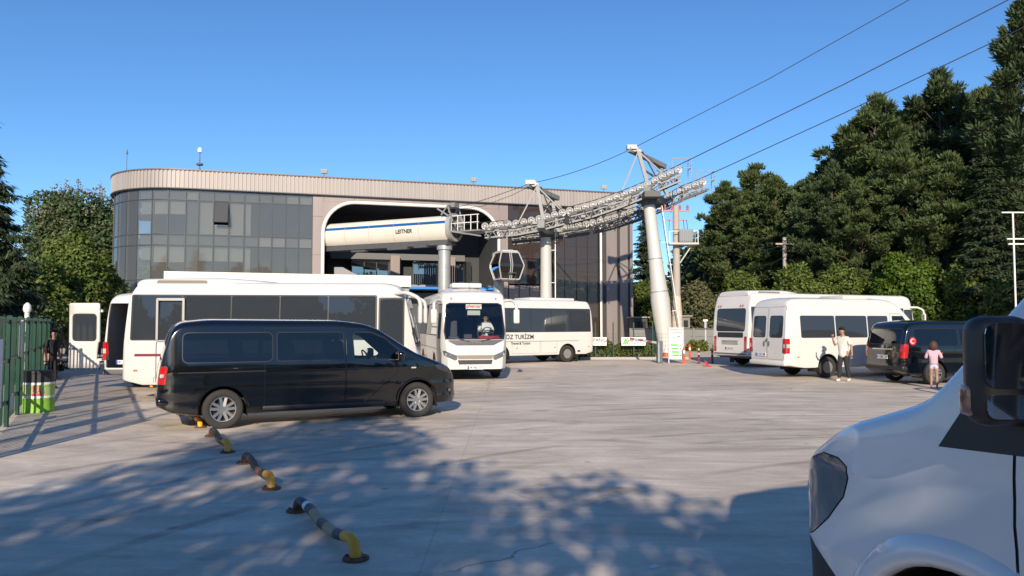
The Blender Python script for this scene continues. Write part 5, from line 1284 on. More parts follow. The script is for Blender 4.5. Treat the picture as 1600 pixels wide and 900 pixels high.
# precast wall
WLX0, WLX1, WY = at(985, 505, 50).x, 36, 50
PW = empty('precast_wall', (WLX0, WY, 0), R(-3), 'grey precast concrete panel wall behind the coach and the information board', 'wall')
CON = mat('precast_grey', (.20, .195, .185), .85, 0, .15, 2, .1)
k = 0
while k * 2.1 < WLX1 - WLX0:
    for j in range(3):
        b = MB(); b.box((k * 2.1 + 1.05, .02, .26 + j * .47), (1.98, .06, .455)); b.obj('panel', CON, PW)
    b = MB(); b.box((k * 2.1, 0, .76), (.13, .14, 1.52)); b.obj('post', CON, PW); k += 1
b = MB(); b.box(((WLX1 - WLX0) / 2, 0, 1.49), (WLX1 - WLX0, .12, .08)); b.obj('coping', mat('coping_dark', (.09, .09, .09), .8), PW)
p = at(1102, 505, 49.8); r = empty('lamp_post_stub', (p.x, p.y, 0), 0, 'pale pipe post standing in front of the precast wall', 'post')
b = MB(); b.tube([(0, 0, 0), (0, 0, 2.0)], .09, 10); b.obj('shaft', mat('post_pale', (.42, .42, .42), .6), r, 50); b = MB(); b.box((0, 0, 2.05), (.3, .14, .12)); b.obj('head', WTRIM, r)
def shed(px0, px1, ytop, Y, m, label, name='shed'):
    A, B_ = at(px0, ytop, Y), at(px1, ytop, Y); r = empty(name, (A.x, Y, 0), 0, label, 'shed'); w_ = B_.x - A.x
    b = MB(); b.box((w_ / 2, 1.2, A.z / 2), (w_, 2.4, A.z)); b.obj('wall', m, r); b = MB(); b.box((w_ / 2, 1.2, A.z + .06), (w_ + .3, 2.7, .1)); b.obj('roof', mat('shed_roof', (.25, .25, .25), .7), r)
    for k in range(2): b = MB(); b.box((w_ * (.3 + .4 * k), -.02, A.z - .5), (w_ * .3, .04, .5)); b.obj('window', G_DARK, r)
shed(990, 1012, 497, 56, mat('shed_dark', (.06, .05, .045), .8), 'dark hut behind the wall left of the leaning tower')
shed(1056, 1078, 495, 54, mat('shed_brown', (.22, .19, .16), .8), 'brown-grey hut behind the wall right of the leaning tower')
shed(1082, 1120, 497, 56, mat('shed_green', (.015, .07, .045), .7), 'green-sided shelter behind the precast wall near the coach')
# transformer pole
p = at(1058, 505, 47.4); UP = empty('transformer_pole', (p.x, p.y, 0), 0, 'concrete utility pole carrying a grey transformer behind the leaning tower', 'utility pole')
CONP = mat('pole_concrete', (.40, .35, .30), .8, 0, .12, 2); ztop = at(1058, 322, 47.4).z; zpl = at(1058, 382, 47.4).z
b = MB(); b.lathe([(.26, 0), (.2, ztop)], n=16); b.obj('shaft', CONP, UP, 50)
b = MB(); b.lathe([(.36, .3), (.33, 2.4), (.24, 3.6)], n=12); b.obj('plastic_wrap', mat('wrap_pale', (.55, .47, .38), .5, 0, .3, 5), UP)
b = MB(); b.box((.35, -.25, zpl), (1.9, .8, .12)); b.bar((.2, -.1, zpl - 1.2), (1.0, -.2, zpl), .07); b.obj('platform', mat('plat_pale', (.5, .46, .42), .6), UP)
b = MB(); b.box((.5, -.3, zpl + .5), (.9, .7, .85), None, .05); b.obj('transformer', mat('transf_grey', (.22, .23, .24), .5, .2), UP)
for k in range(7): b = MB(); b.box((.12 + .125 * k, -.68, zpl + .5), (.03, .08, .66)); b.obj('cooling_fin', MATS['transf_grey'], UP)
b = MB()
for q in ((-.55, -.6), (1.25, -.6), (1.25, .1)): b.bar((q[0], q[1], zpl), (q[0], q[1], zpl + .8), .04)
b.bar((-.55, -.6, zpl + .8), (1.25, -.6, zpl + .8), .04); b.bar((1.25, -.6, zpl + .8), (1.25, .1, zpl + .8), .04); b.obj('platform_rail', WTRIM, UP)
PINK = mat('insulator_pink', (.45, .18, .20), .4)
b = MB(); b.bar((-.8, 0, ztop - .3), (.9, 0, ztop - .3), .1); b.bar((-.6, 0, ztop - .9), (.7, 0, ztop - .9), .08); b.obj('cross_arm', PINK, UP)
for x in (-.7, -.25, .25, .75):
    b = MB(); b.lathe([(.07, ztop - .25), (.1, ztop - .2), (.05, ztop - .15), (.1, ztop - .1), (.05, ztop - .05), (.09, ztop), (.03, ztop + .1)], (x, 0, 0), n=10); b.obj('insulator', PINK, UP, 50)
for x in (-.45, .45, .65): b = MB(); b.tube([(x, -.1, ztop - .9), (x * 1.1, -.15, ztop - 1.6), (.4, -.3, zpl + .95)], .02, 6); b.obj('drop_lead', DARK, UP)
p = at(1228, 505, 57); r = empty('wooden_pole', (p.x, p.y, 0), 0, 'slim pale pole with a short cross arm among the pines', 'utility pole'); zt2 = at(1228, 371, 57).z
b = MB(); b.lathe([(.2, 0), (.15, zt2)], n=12); b.obj('shaft', CONP, r, 50); b = MB(); b.bar((-.7, 0, zt2 - .5), (.7, 0, zt2 - .5), .12); b.obj('cross_arm', CONP, r)
W1, W2 = at(1083, 383, 47.4), at(1228, 382, 57)
def wire(A, B_, sag, label):
    pts = [A + (B_ - A) * (k / 12) - V((0, 0, sag * 4 * (k / 12) * (1 - k / 12))) for k in range(13)]
    e = MB(); e.tube([q - A for q in pts], .022, 5); tag(e.obj('overhead_wire', ROPE, None, None, A), label, 'wire')
wire(W1, W2, .5, 'overhead wire between the transformer pole and the pole among the pines'); wire(W2, at(1560, 362, 60), .5, 'overhead wire running right from the pole among the pines')
wire(at(1228, 400, 57), at(1168, 418, 49), .2, 'short stay wire slanting down from the pole among the pines')
p = at(1588, 505, 36); r = empty('aerial_mast', (p.x, p.y, 0), 0, 'white mast with horizontal aerial bars before the dark trees', 'aerial'); za = at(1588, 332, 36).z
b = MB(); b.tube([(0, 0, 0), (0, 0, za)], .04, 8); b.obj('mast', WTRIM, r)
for z, w_ in ((za, 1.0), (za - 1.3, .6), (za - 1.55, .5)): b = MB(); b.bar((-w_ * .55, 0, z), (w_, 0, z), .06); b.obj('aerial_bar', WTRIM, r)
# litter
for (x, y, lb) in ((1021, 888, 'scrap of white paper on the shaded paving'), ):
    g = gnd(x, y); b = MB(); b.quad((-.05, 0, .012), (.0, -.02, .006), (.06, .02, .014), (.01, .03, .022)); tag(b.obj('paper_scrap', PLATE, None, None, g), lb, 'litter')

# ------------------------------------------------------------------ people
SKIN = mat('skin', (.36, .20, .13), .55, 0, .06, 8); HAIR = mat('hair_dark', (.015, .011, .009), .7, 0, .3, 30); HAIRB = mat('hair_brown', (.07, .028, .018), .7, 0, .3, 30)
def skinmesh(chains, sub=2, root_i=0):
    """chains: lists of (co, r); shared coordinates join chains"""
    me = bpy.data.meshes.new('skin'); bm = bmesh.new(); lay = bm.verts.layers.skin.verify(); mp = {}
    def vert(c, r):
        k = tuple(round(x, 4) for x in c)
        if k not in mp:
            v = bm.verts.new(c); v[lay].radius = (r, r) if not isinstance(r, tuple) else r; mp[k] = v
        return mp[k]
    for ch in chains:
        vs_ = [vert(c, r) for c, r in ch]
        for a_, b_ in zip(vs_, vs_[1:]):
            if bm.edges.get((a_, b_)) is None: bm.edges.new((a_, b_))
    bm.verts.ensure_lookup_table(); bm.verts[root_i][lay].use_root = True
    bm.to_mesh(me); bm.free()
    o = bpy.data.objects.new('skin', me); COL.objects.link(o)
    o.modifiers.new('s', 'SKIN').use_smooth_shade = True; m = o.modifiers.new('d', 'SUBSURF'); m.levels = sub; m.render_levels = sub
    out = bpy.data.meshes.new_from_object(o.evaluated_get(bpy.context.evaluated_depsgraph_get()))
    bpy.data.objects.remove(o); bpy.data.meshes.remove(me)
    out.polygons.foreach_set('use_smooth', [True] * len(out.polygons))
    return out
def hand_chains(wr, d, side, s):
    """palm and five fingers leaving the wrist along d; side = thumb direction"""
    d = V(d).normalized(); t = V(side); t = (t - d * t.dot(d)).normalized(); nrm = d.cross(t)
    wr = V(wr); palm = wr + d * .075 * s; ch = [[(wr, .027 * s), (palm, (.034 * s))]]
    out = []
    for k, (off, ln) in enumerate(((.030, .070), (.010, .080), (-.010, .076), (-.029, .060))):
        a_ = palm + t * off * s + d * .02 * s; b_ = a_ + (d * .6 + nrm * .12) * ln * s; c_ = b_ + (d * .4 + nrm * .35) * ln * .7 * s
        out.append([(a_, .011 * s), (b_, .0095 * s), (c_, .008 * s)])
    a_ = wr + d * .03 * s + t * .025 * s; b_ = a_ + (t * .7 + d * .5).normalized() * .045 * s; c_ = b_ + (d * .8 + t * .3).normalized() * .035 * s
    out.append([(a_, .013 * s), (b_, .011 * s), (c_, .009 * s)])
    return ch[0], out
def join_meshes(ms):
    bm = bmesh.new()
    for m in ms: bm.from_mesh(m); bpy.data.meshes.remove(m)
    me = bpy.data.meshes.new('body'); bm.to_mesh(me); bm.free(); me.polygons.foreach_set('use_smooth', [True] * len(me.polygons)); return me
def person(loc, rz, h, label, pose, top_m, bot_m, hair_m, shorts=False, sleeve=.75, hair='short', shirt_len=.84, shoe=None, seated=False, group=None, wide=1.0, trim=None):
    """front faces local -y"""
    root = empty('person', loc, rz, label, 'person', group); s = h / 1.72
    Z = lambda x, y, z: V((x * s, y * s, z * s))
    lean = pose.get('lean', 0); tw = lambda z: -lean * max(0, z - .9)
    pel, spi, che, nek = Z(0, 0, .95), Z(0, tw(1.12), 1.12), Z(0, tw(1.32), 1.32), Z(0, tw(1.47), 1.475)
    hx, hy = pose.get('head', (0, -.02))
    h0, h1, h2 = Z(hx * .3, tw(1.53) + hy * .3, 1.54), Z(hx, tw(1.62) + hy, 1.61), Z(hx, tw(1.68) + hy + .01, 1.675)
    arms = pose['arms']; legs = pose['legs']
    ch = [[(pel, .125 * s * wide), (spi, .115 * s * wide), (che, .135 * s * wide), (nek, .052 * s), (h0, .055 * s), (h1, .085 * s), (h2, .075 * s)]]
    nose = h1 + V((0, -.098 * s, -.015 * s)); fingers = []
    for sg, (el, wr, hd2, th) in zip((1, -1), arms):
        sh = Z(sg * .165 * wide, tw(1.39), 1.395); e_, w_ = Z(*el), Z(*wr); hc, fg = hand_chains(w_, hd2, th, s)
        ch.append([(che, .135 * s), (sh, .058 * s), (sh + (e_ - sh) * .5, .048 * s), (e_, .04 * s), (e_ + (w_ - e_) * .45, .038 * s)] + hc); fingers += fg
    for sg, (kn, an, to) in zip((1, -1), legs):
        hp = Z(sg * .085, 0, .89); k_, a_, t_ = Z(*kn), Z(*an), Z(*to)
        ch.append([(pel, .125 * s), (hp, .088 * s), (hp + (k_ - hp) * .5, .078 * s), (k_, .055 * s), (k_ + (a_ - k_) * .35, .056 * s), (a_, .036 * s), (t_, .03 * s)])
    body = skinmesh(ch); ms = [body] + [skinmesh([c], 1) for c in fingers] + [skinmesh([[(h1 + V((0, -.075 * s, .005 * s)), .012 * s), (nose, .013 * s)]], 1)] + [skinmesh([[(h1 + V((sg * .08 * s, .0, .012 * s)), .012 * s), (h1 + V((sg * .094 * s, .012 * s, -.02 * s)), .012 * s)]], 1) for sg in (1, -1)]
    meshobj('body', join_meshes(ms), SKIN, root)
    # face
    for sg in (1, -1):
        e = MB(); e.lathe([(.002, -.006 * s), (.011 * s, 0), (.002, .006 * s)], h1 + V((sg * .031 * s, -.083 * s, .022 * s)), 'y', 8); e.obj('eye', mat('eye_dark', (.02, .015, .012), .3), root)
    e = MB(); e.box(h1 + V((0, -.078 * s, -.05 * s)), (.045 * s, .012 * s, .01 * s), None, .003 * s); e.obj('mouth', mat('lip', (.3, .11, .09), .5), root)
    # shirt
    sh_ch = [[(Z(0, 0, shirt_len), .155 * s * wide), (pel, .148 * s * wide), (spi, .142 * s * wide), (che, .156 * s * wide), (Z(0, tw(1.44), 1.435), .085 * s)]]
    for sg, (el, wr, _, _) in zip((1, -1), arms):
        sh = Z(sg * .165 * wide, tw(1.39), 1.395); e_ = Z(*el); w_ = Z(*wr)
        c = [(che, .156 * s), (sh, .074 * s), (sh + (e_ - sh) * .5, .066 * s), (sh + (e_ - sh) * min(1, sleeve), .062 * s)]
        if sleeve > 1: c += [(e_ + (w_ - e_) * (sleeve - 1), .05 * s)]
        sh_ch.append(c)
    so_ = meshobj('shirt', skinmesh(sh_ch), top_m, root)
    if trim:
        e = MB(); e.lathe([(.085 * s, 1.425 * s), (.08 * s, 1.455 * s)], (0, tw(1.44) * s, 0), n=16); e.obj('collar', trim, so_, 50)
    # trousers
    tr = [[(Z(0, 0, 1.0), .132 * s * wide), (pel, .142 * s * wide)]]
    for sg, (kn, an, to) in zip((1, -1), legs):
        hp = Z(sg * .085, 0, .88); k_, a_ = Z(*kn), Z(*an)
        c = [(pel, .14 * s), (hp, .105 * s), (hp + (k_ - hp) * .5, .098 * s)]
        if not shorts: c += [(k_, .078 * s), (k_ + (a_ - k_) * .6, .066 * s), (a_ + (k_ - a_) * .06, .06 * s)]
        tr.append(c)
    meshobj('shorts' if shorts else 'trousers', skinmesh(tr), bot_m, root)
    for sg, (kn, an, to) in zip((1, -1), legs):
        a_, t_ = Z(*an), Z(*to)
        if not seated: meshobj('shoe', skinmesh([[(a_ + V((0, .03 * s, -.02 * s)), .048 * s), ((a_ + t_) / 2 + V((0, 0, -.01 * s)), .045 * s), (t_, .038 * s)]], 1), shoe or DARK, root)
    # hair: shell over the skull, plus strands
    bmh = bmesh.new(); bmesh.ops.create_icosphere(bmh, subdivisions=3, radius=1)
    rs = random.Random(int(h * 1000)); c0_ = (h1 + h2) / 2 + V((0, .012 * s, .018 * s))
    kill = []
    for v in bmh.verts:
        d = v.co.normalized(); low = -.15 if hair == 'short' else -.9
        if d.z < low + max(0, -d.y) * (.75 if d.y < 0 else 0) or (d.y < -.45 and d.z < .38): kill.append(v); continue
        k_ = 1 + rs.uniform(-.05, .09) + (.5 * max(0, -d.z + .35) + .28 if hair == 'long' else 0)
        v.co = c0_ + V((d.x * .102 * k_, d.y * .112 * k_, d.z * .118 * (1 + (k_ - 1) * .6) - (.09 * max(0, -d.z) if hair == 'long' else 0))) * s
    bmesh.ops.delete(bmh, geom=kill, context='VERTS')
    ho = bm2obj('hair', bmh, hair_m, root, 80); sm = ho.modifiers.new('t', 'SOLIDIFY'); sm.thickness = .02 * s; sm.offset = -1
    return root
DOWN = (0, -.1, -1)
stand = dict(arms=[((.24, .02, 1.13), (.25, -.05, .89), DOWN, (0, -1, 0)), ((-.24, .02, 1.13), (-.25, -.05, .89), DOWN, (0, -1, 0))],
             legs=[((.1, -.02, .49), (.1, .02, .08), (.11, -.13, .035)), ((-.1, -.02, .49), (-.1, .02, .08), (-.11, -.13, .035))])
# person in black by the drum
p = gnd(79, 607)
person(p, R(70), 1.66, 'person in a black t-shirt and dark trousers behind the green drum', dict(stand, lean=.08, head=(0, -.03)), mat('black_cotton', (.016, .016, .018), .85, 0, .15, 20), mat('dark_trousers', (.02, .021, .025), .85), HAIR, shoe=DARK)
# walker in white
pw_ = dict(lean=.04, head=(-.01, -.03), arms=[((.25, .06, 1.14), (.29, .03, .90), DOWN, (0, -1, 0)), ((-.22, -.12, 1.16), (-.16, -.30, 1.36), (.1, -.2, 1), (1, 0, 0))],
           legs=[((.09, .03, .49), (.09, .14, .09), (.1, .0, .035)), ((-.08, -.10, .50), (-.09, -.12, .08), (-.1, -.27, .035))])
person(gnd(1319, 596), R(-62), 1.70, 'person in a loose white t-shirt walking past the white minibus, one hand raised', pw_, mat('white_cotton', (.72, .68, .58), .85, 0, .05, 20), mat('black_jeans', (.02, .02, .024), .85), HAIR, sleeve=.85, shirt_len=.74, shoe=WB, wide=1.08, trim=DARK)
# child in pink
pc = dict(lean=.02, head=(0, -.02), arms=[((.26, -.02, 1.16), (.2, -.2, 1.12), (-.2, -1, .2), (0, 0, 1)), ((-.26, -.02, 1.16), (-.27, -.16, 1.22), (0, -.6, .8), (0, 0, 1))],
          legs=[((.09, -.02, .49), (.1, .04, .08), (.11, -.1, .035)), ((-.09, .0, .49), (-.09, .06, .08), (-.1, -.08, .035))])
person(gnd(1460, 607), R(150), 1.30, 'child with long curly hair in a pink top and pale shorts seen from behind', pc, mat('pink_cotton', (.62, .38, .44), .85, 0, .12, 12), mat('pale_denim', (.50, .55, .66), .85, 0, .08, 15), HAIRB, shorts=True, sleeve=1.3, hair='long', shirt_len=.9, shoe=mat('pink_shoe', (.5, .25, .3), .7), wide=1.05)
# driver (seated on the driver's seat of the bus)
dr = dict(lean=.03, head=(.0, -.03), arms=[((.26, -.14, 1.16), (.12, -.36, 1.22), (0, -1, .2), (0, 0, 1)), ((-.26, -.12, 1.16), (-.12, -.36, 1.2), (0, -1, .2), (0, 0, 1))],
          legs=[((.12, -.42, .92), (.12, -.44, .5), (.12, -.56, .46)), ((-.12, -.42, .92), (-.12, -.44, .5), (-.12, -.56, .46))])
mw = BUSB.matrix_basis @ V((LB - 1.22, .55, 0))
DRV = person((mw.x, mw.y, .42), BUSB.rotation_euler.z + pi / 2, 1.72, 'person in a white shirt driving the midibus, wearing sunglasses', dr, mat('driver_shirt', (.6, .62, .66), .85), MATS['dark_trousers'], HAIR, sleeve=.9, seated=True)
e = MB(); q = V((0, -.125, 1.635)); e.box(q + V((.035, 0, 0)), (.05, .012, .035), None, .006); e.box(q - V((.035, 0, 0)), (.05, .012, .035), None, .006); e.box(q, (.03, .01, .008)); e.obj('sunglasses', DARK, DRV)
# ------------------------------------------------------------------ trees
BARK = mat('bark', (.11, .085, .065), .9, 0, .35, 5, .4)
PINE = leafmat('pine_needles', (.044, .068, .022), (.135, .17, .058), 1.1)
PINE2 = leafmat('pine_needles_dark', (.030, .050, .020), (.09, .12, .046), 1.1)
CEDAR = leafmat('cedar_needles', (.026, .044, .020), (.075, .10, .045), 1.3)
DECID = leafmat('broad_leaves', (.045, .075, .013), (.15, .19, .036), .9)
BRIGHT = leafmat('bright_leaves', (.045, .095, .010), (.13, .20, .025), 1.0, .5, .3)
OLIVE = leafmat('olive_leaves', (.07, .075, .03), (.15, .15, .07), 1.2)
FLOWER = leafmat('pale_panicles', (.14, .13, .07), (.30, .26, .16), 2)
HEDGE = leafmat('hedge_leaves', (.05, .08, .014), (.17, .19, .04), 2.2)
def unit(rng, n):
    v = rng.normal(size=(n, 3)); return v / np.linalg.norm(v, axis=1, keepdims=True)
def cards(P, D, ln, wd, rng, quad=True, N=None):
    """leaf blades at P pointing along D"""
    n = len(P); up = unit(rng, n) if N is None else N + unit(rng, n) * .55; S = np.cross(D, up); S /= np.linalg.norm(S, axis=1, keepdims=True) + 1e-9
    L = (ln * rng.uniform(.65, 1.3, n))[:, None]; W = (wd * rng.uniform(.7, 1.3, n))[:, None]
    if quad:
        V_ = np.stack([P, P + D * L * .5 + S * W * .5, P + D * L, P + D * L * .5 - S * W * .5], 1)
        return V_.reshape(-1, 3)
    return np.stack([P - S * W * .5, P + S * W * .5, P + D * L], 1).reshape(-1, 3)
def limb(b, p, q, r0, r1, rng, n=4):
    p, q = V(p), V(q); pts = [p + (q - p) * (k / n) + (V(rng.normal(size=3)) * .04 * (q - p).length if 0 < k < n else V()) for k in range(n + 1)]
    b.tube(pts, [r0 + (r1 - r0) * k / n for k in range(n + 1)], 7); return pts
_tm = {}
def pine_data(seed, H, Rr, base=.25, dens=1.0, droop=0, kind='pine'):
    rng = np.random.default_rng(seed); b = MB()
    lean = rng.normal(size=2) * .03 * H
    trunk = [V((lean[0] * t * t, lean[1] * t * t, H * .97 * t)) for t in np.linspace(0, 1, 9)]
    b.tube(trunk, [max(.03, .018 * H * (1 - t * .92)) for t in np.linspace(0, 1, 9)], 9)
    T, Dd = [], []
    nb = int((110 if kind == 'pine' else 150) * dens)
    for i in range(nb):
        t = base + (1 - base) * (i + rng.random()) / nb
        u = (t - base) / (1 - base)
        if kind == 'pine': pr = max(.06, 1 - u ** 2.8) ** .75 * min(1, .55 + u * 2.2) * rng.uniform(.55, 1.15)
        else: pr = (1 - u) ** .95 * rng.uniform(.7, 1.08)
        ln = max(.45, Rr * pr); az = i * 2.399 + rng.normal() * .35
        el = (.12 + .55 * u) if kind == 'pine' else (.10 - .1 * (1 - u)); 
        p0 = V((lean[0] * t * t, lean[1] * t * t, H * .97 * t)); d = V((cos(az) * cos(el), sin(az) * cos(el), sin(el)))
        tip = p0 + d * ln + V((0, 0, -droop * ln * .35))
        mid = (p0 + tip) / 2 + V((0, 0, .08 * ln))
        b.tube([p0, mid, tip], [max(.015, .011 * ln + .012), max(.012, .008 * ln), .008], 5, False)
        nc = max(2, int(ln * (2.0 if kind == 'pine' else 5)))
        for k in range(nc):
            s = rng.uniform(.40, 1.03) ** .8 if kind == 'pine' else rng.uniform(.28, 1.02) ** .8; c = p0.lerp(mid, s * 2) if s < .5 else mid.lerp(tip, (s - .5) * 2)
            if kind == 'pine': off = V(rng.normal(size=3) * np.array([.26, .26, .13])) * (.35 + ln * .15)
            else: off = V(rng.normal(size=3) * np.array([.30, .30, .05])) * (.35 + ln * .14)
            T.append(c + off); Dd.append((d.x, d.y, d.z))
    for k in range(6): T.append(V((lean[0], lean[1], H)) + V(rng.normal(size=3) * .2)); Dd.append((0, 0, 1))
    T, Dd = np.array([tuple(x) for x in T]), np.array(Dd)
    m = 74 if kind == 'pine' else 34
    P = np.repeat(T, m, 0); ax = np.repeat(Dd, m, 0); U = unit(rng, len(P))
    if kind == 'pine':
        D = U + ax * .55 + np.array([0, 0, .55]); D /= np.linalg.norm(D, axis=1, keepdims=True); P = P + U * rng.uniform(.1, .46, (len(P), 1)) * np.array([1, 1, .6])
        sc_ = np.repeat(rng.uniform(.55, 1.35, len(T)), m); vv = cards(P, D, .38 * sc_, .12 * sc_, rng, True, U * .7 + ax * .3)
    else:
        D = U * np.array([1, 1, .25]) + ax * .6 + np.array([0, 0, -.25 - .5 * droop]); D /= np.linalg.norm(D, axis=1, keepdims=True); P = P + U * rng.uniform(.02, .42, (len(P), 1)) * np.array([1, 1, .28])
        vv = cards(P, D, .32, .10, rng, True, U * .4 + ax * .6 + np.array([0, 0, .5]))
    return b, vv
def broad_data(seed, rx, ry, z0, z1, n, size=.22, lobes=34, trunk=True, fill=.25):
    rng = np.random.default_rng(seed); b = MB(); cz, rz_ = (z0 + z1) / 2, (z1 - z0) / 2
    C, Rl = [], []
    for i in range(lobes):
        u = unit(rng, 1)[0]; k = rng.uniform(.45, .86); C.append((u[0] * rx * k, u[1] * ry * k, cz + u[2] * rz_ * k)); Rl.append(rng.uniform(.22, .40) * min(rx, rz_, ry) + .12)
    C, Rl = np.array(C), np.array(Rl)
    w_ = Rl ** 2 / (Rl ** 2).sum(); idx = rng.choice(len(C), n, p=w_); U = unit(rng, n)
    rad = np.where(rng.random(n) < fill, rng.uniform(.2, .9, n), rng.uniform(.86, 1.08, n))
    P = C[idx] + U * (Rl[idx] * rad)[:, None]; kk = P[:, 2] > .05; P = P[kk]; U = U[kk]
    D = unit(rng, len(P)) * 1.0 + np.array([0, 0, -.25]) + U * .5; D /= np.linalg.norm(D, axis=1, keepdims=True)
    vv = cards(P, D, size, size * .62, rng, True, U)
    if trunk:
        b.tube([(0, 0, 0), (.05, 0, z0 * .6 + .3), (0, .05, cz)], [.05 * rx + .08, .04 * rx + .06, .03 * rx + .03], 9)
        for c in C[:16]: limb(b, (0, .03, min(c[2], max(z0, .5) * rng.uniform(.7, 1.2))), c, .022 * rx + .02, .015, rng)
    return b, vv
def plant(name, label, cat, pos, data, leaf, rz=0, group=None, sc=1, bark=None, key=None):
    r = empty(name, pos, rz, label, cat, group); r.scale = (sc, sc, sc)
    if key is not None and key in _tm:
        tm, lm = _tm[key]; meshobj('trunk', tm, None, r); meshobj('crown', lm, None, r); return r
    b, vv = data()
    t = b.obj('trunk', bark or BARK, r, 60) if len(b.bm.verts) else None
    c = quick('crown', vv, 4, leaf, r)
    if key is not None: _tm[key] = (t.data, c.data)
    return r
GP = 'tall pines beyond the car park'
def pine_at(px, ytop, Y, seed, key, label, leaf, Rr=.24, rz=0, H0=18):
    p = at(px, ytop, Y); sc = p.z / H0
    plant('pine_tree', label, 'tree', (p.x, Y, 0), lambda: pine_data(seed, H0, H0 * Rr, .22), leaf, rz, GP, sc, None, key)
pine_at(1178, 264, 72, 1, 'p1', 'round-topped pine above the rear of the coach', PINE, .29)
pine_at(1248, 290, 68, 2, 'p2', 'shorter pine between the round-topped pine and the broad double pine', PINE, .29, rz=1.0)
pine_at(1335, 168, 60, 3, 'p3', 'broad double pine standing over the slim pale pole side of the wood', PINE, .27)
pine_at(1398, 205, 57, 1, 'p1', 'sunlit pine filling the gap right of the broad double pine', PINE, .29, rz=2.2)
pine_at(1472, 127, 57, 4, 'p4', 'dense dark-topped pine left of the tallest pine', PINE2, .25)
pine_at(1540, 180, 55, 2, 'p2', 'shaded pine close behind the tallest pine', PINE, .29, rz=3.4)
pine_at(1598, 18, 47, 5, 'p5', 'tallest open-branched pine at the right edge of the wood', PINE2, .16)
pine_at(1440, 235, 52, 3, 'p3', 'low-branching pine above the bright green bush', PINE, .29, rz=4.0)
pine_at(1300, 265, 56, 4, 'p4', 'leafy mid-height pine above the front of the white minibus', PINE2, rz=.7)
pine_at(1130, 330, 78, 4, 'p4', 'small distant pine behind the transformer pole', PINE2, rz=2.7)
pine_at(1213, 278, 66, 6, 'p6', 'rounded pine just right of the round-topped pine', PINE, .28, .3)
pine_at(1278, 262, 63, 3, 'p3', 'pine leaning against the left side of the broad double pine', PINE, .27, 1.9)
pine_at(1366, 190, 62, 6, 'p6', 'pine crown tucked behind the broad double pine', PINE, .28, 2.5)
pine_at(1428, 168, 60, 2, 'p2', 'pine joining the sunlit pine and the dense dark-topped pine', PINE, .24, .4)
pine_at(1512, 148, 58, 6, 'p6', 'wide pine between the dense dark-topped pine and the layered cedar', PINE, .28, 5.0)
pine_at(1475, 250, 50, 1, 'p1', 'low sunlit pine in front of the dense dark-topped pine', PINE, .24, 4.4)
pine_at(1345, 285, 54, 2, 'p2', 'low sunlit pine in front of the broad double pine', PINE, .24, 3.0)
pine_at(1152, 288, 70, 3, 'p3', 'pine at the left end of the wood behind the flowering tree', PINE, .27, 3.1)
GCD = 'dark cedars'
def cedar_at(px, ytop, Y, seed, key, label, Rr=.3, rz=0, droop=.6, H0=13):
    p = at(px, ytop, Y); plant('cedar_tree', label, 'tree', (p.x, Y, 0), lambda: pine_data(seed, H0, H0 * Rr, .06, 1.0, droop, 'cedar'), CEDAR, rz, GCD, p.z / H0, None, key)
cedar_at(1010, 322, 76, 11, 'c1', 'blue-green cedar in the gap between station and leaning tower', .2)
cedar_at(1548, 232, 46, 12, 'c2', 'layered cedar right of the dense dark-topped pine', .28)
cedar_at(1625, 300, 38, 12, 'c2', 'lower cedar behind the aerial mast', rz=2)
cedar_at(-34, 165, 24, 13, 'c3', 'tall weeping cedar at the left edge', .36, 0, 1.2)
cedar_at(18, 385, 27, 12, 'c2', 'drooping cedar bough tree just behind the green fence', .28, 1.2)
GB = 'leafy bushes and trees below the pines'
def bush_at(px, ytop, Y, rpx, seed, leaf, label, n=16000, size=.26, z0=.0, name='bush', cat='bush', ry=None, lobes=34):
    p = at(px, ytop, Y); rx = rpx * Y / F
    plant(name, label, cat, (p.x, Y, 0), lambda: broad_data(seed, rx, ry or max(2.0, rx * .8), z0, p.z, n, size, lobes), leaf, 0, GB)
bush_at(1235, 408, 54, 48, 21, DECID, 'green bush at the foot of the slim pale pole')
bush_at(1310, 400, 53, 52, 22, DECID, 'broad green bush behind the white minibus roof')
bush_at(1418, 372, 49, 42, 23, BRIGHT, 'bright lime green bush above the black van with the flag sticker', 20000)
bush_at(1372, 410, 52, 36, 24, DECID, 'mid green bush between the broad bush and the lime green one')
bush_at(1505, 405, 47, 50, 25, DECID, 'dark green bush right of the lime green one')
bush_at(1580, 430, 42, 40, 26, DECID, 'low green bush behind the near van mirror')
bush_at(1090, 428, 56, 34, 27, OLIVE, 'olive-grey bush between transformer pole and coach', 12000, .24)
bush_at(1165, 420, 60, 40, 28, DECID, 'dark green bush behind the roof of the coach')
bush_at(1150, 305, 74, 30, 29, FLOWER, 'pale flowering tree beside the round-topped pine', 12000, .3, 4, 'flowering_tree', 'tree')
bush_at(1205, 330, 70, 34, 30, DECID, 'ivy-clad tree beside the pale flowering tree', 16000, .28, .5, 'ivy_tree', 'tree')
bush_at(1015, 440, 66, 26, 31, DECID, 'small tree behind the precast wall by the station corner', 9000, .26, 1, 'small_tree', 'tree')
bush_at(1052, 470, 58, 22, 32, OLIVE, 'grey-green shrub right behind the wrapped pole foot', 7000, .22)
for px, yt, Y, rp, sd in ((1092 + 0, 545, 49.2, 16, 41), (1128, 548, 49.0, 14, 42)):
    bush_at(px, yt - 10, Y, rp, sd, HEDGE, 'small yellow-green shrub at the foot of the precast wall' if sd == 41 else 'small yellow-green shrub beside the coach rear wall end', 3000, .16, 0, ry=.6, lobes=14)
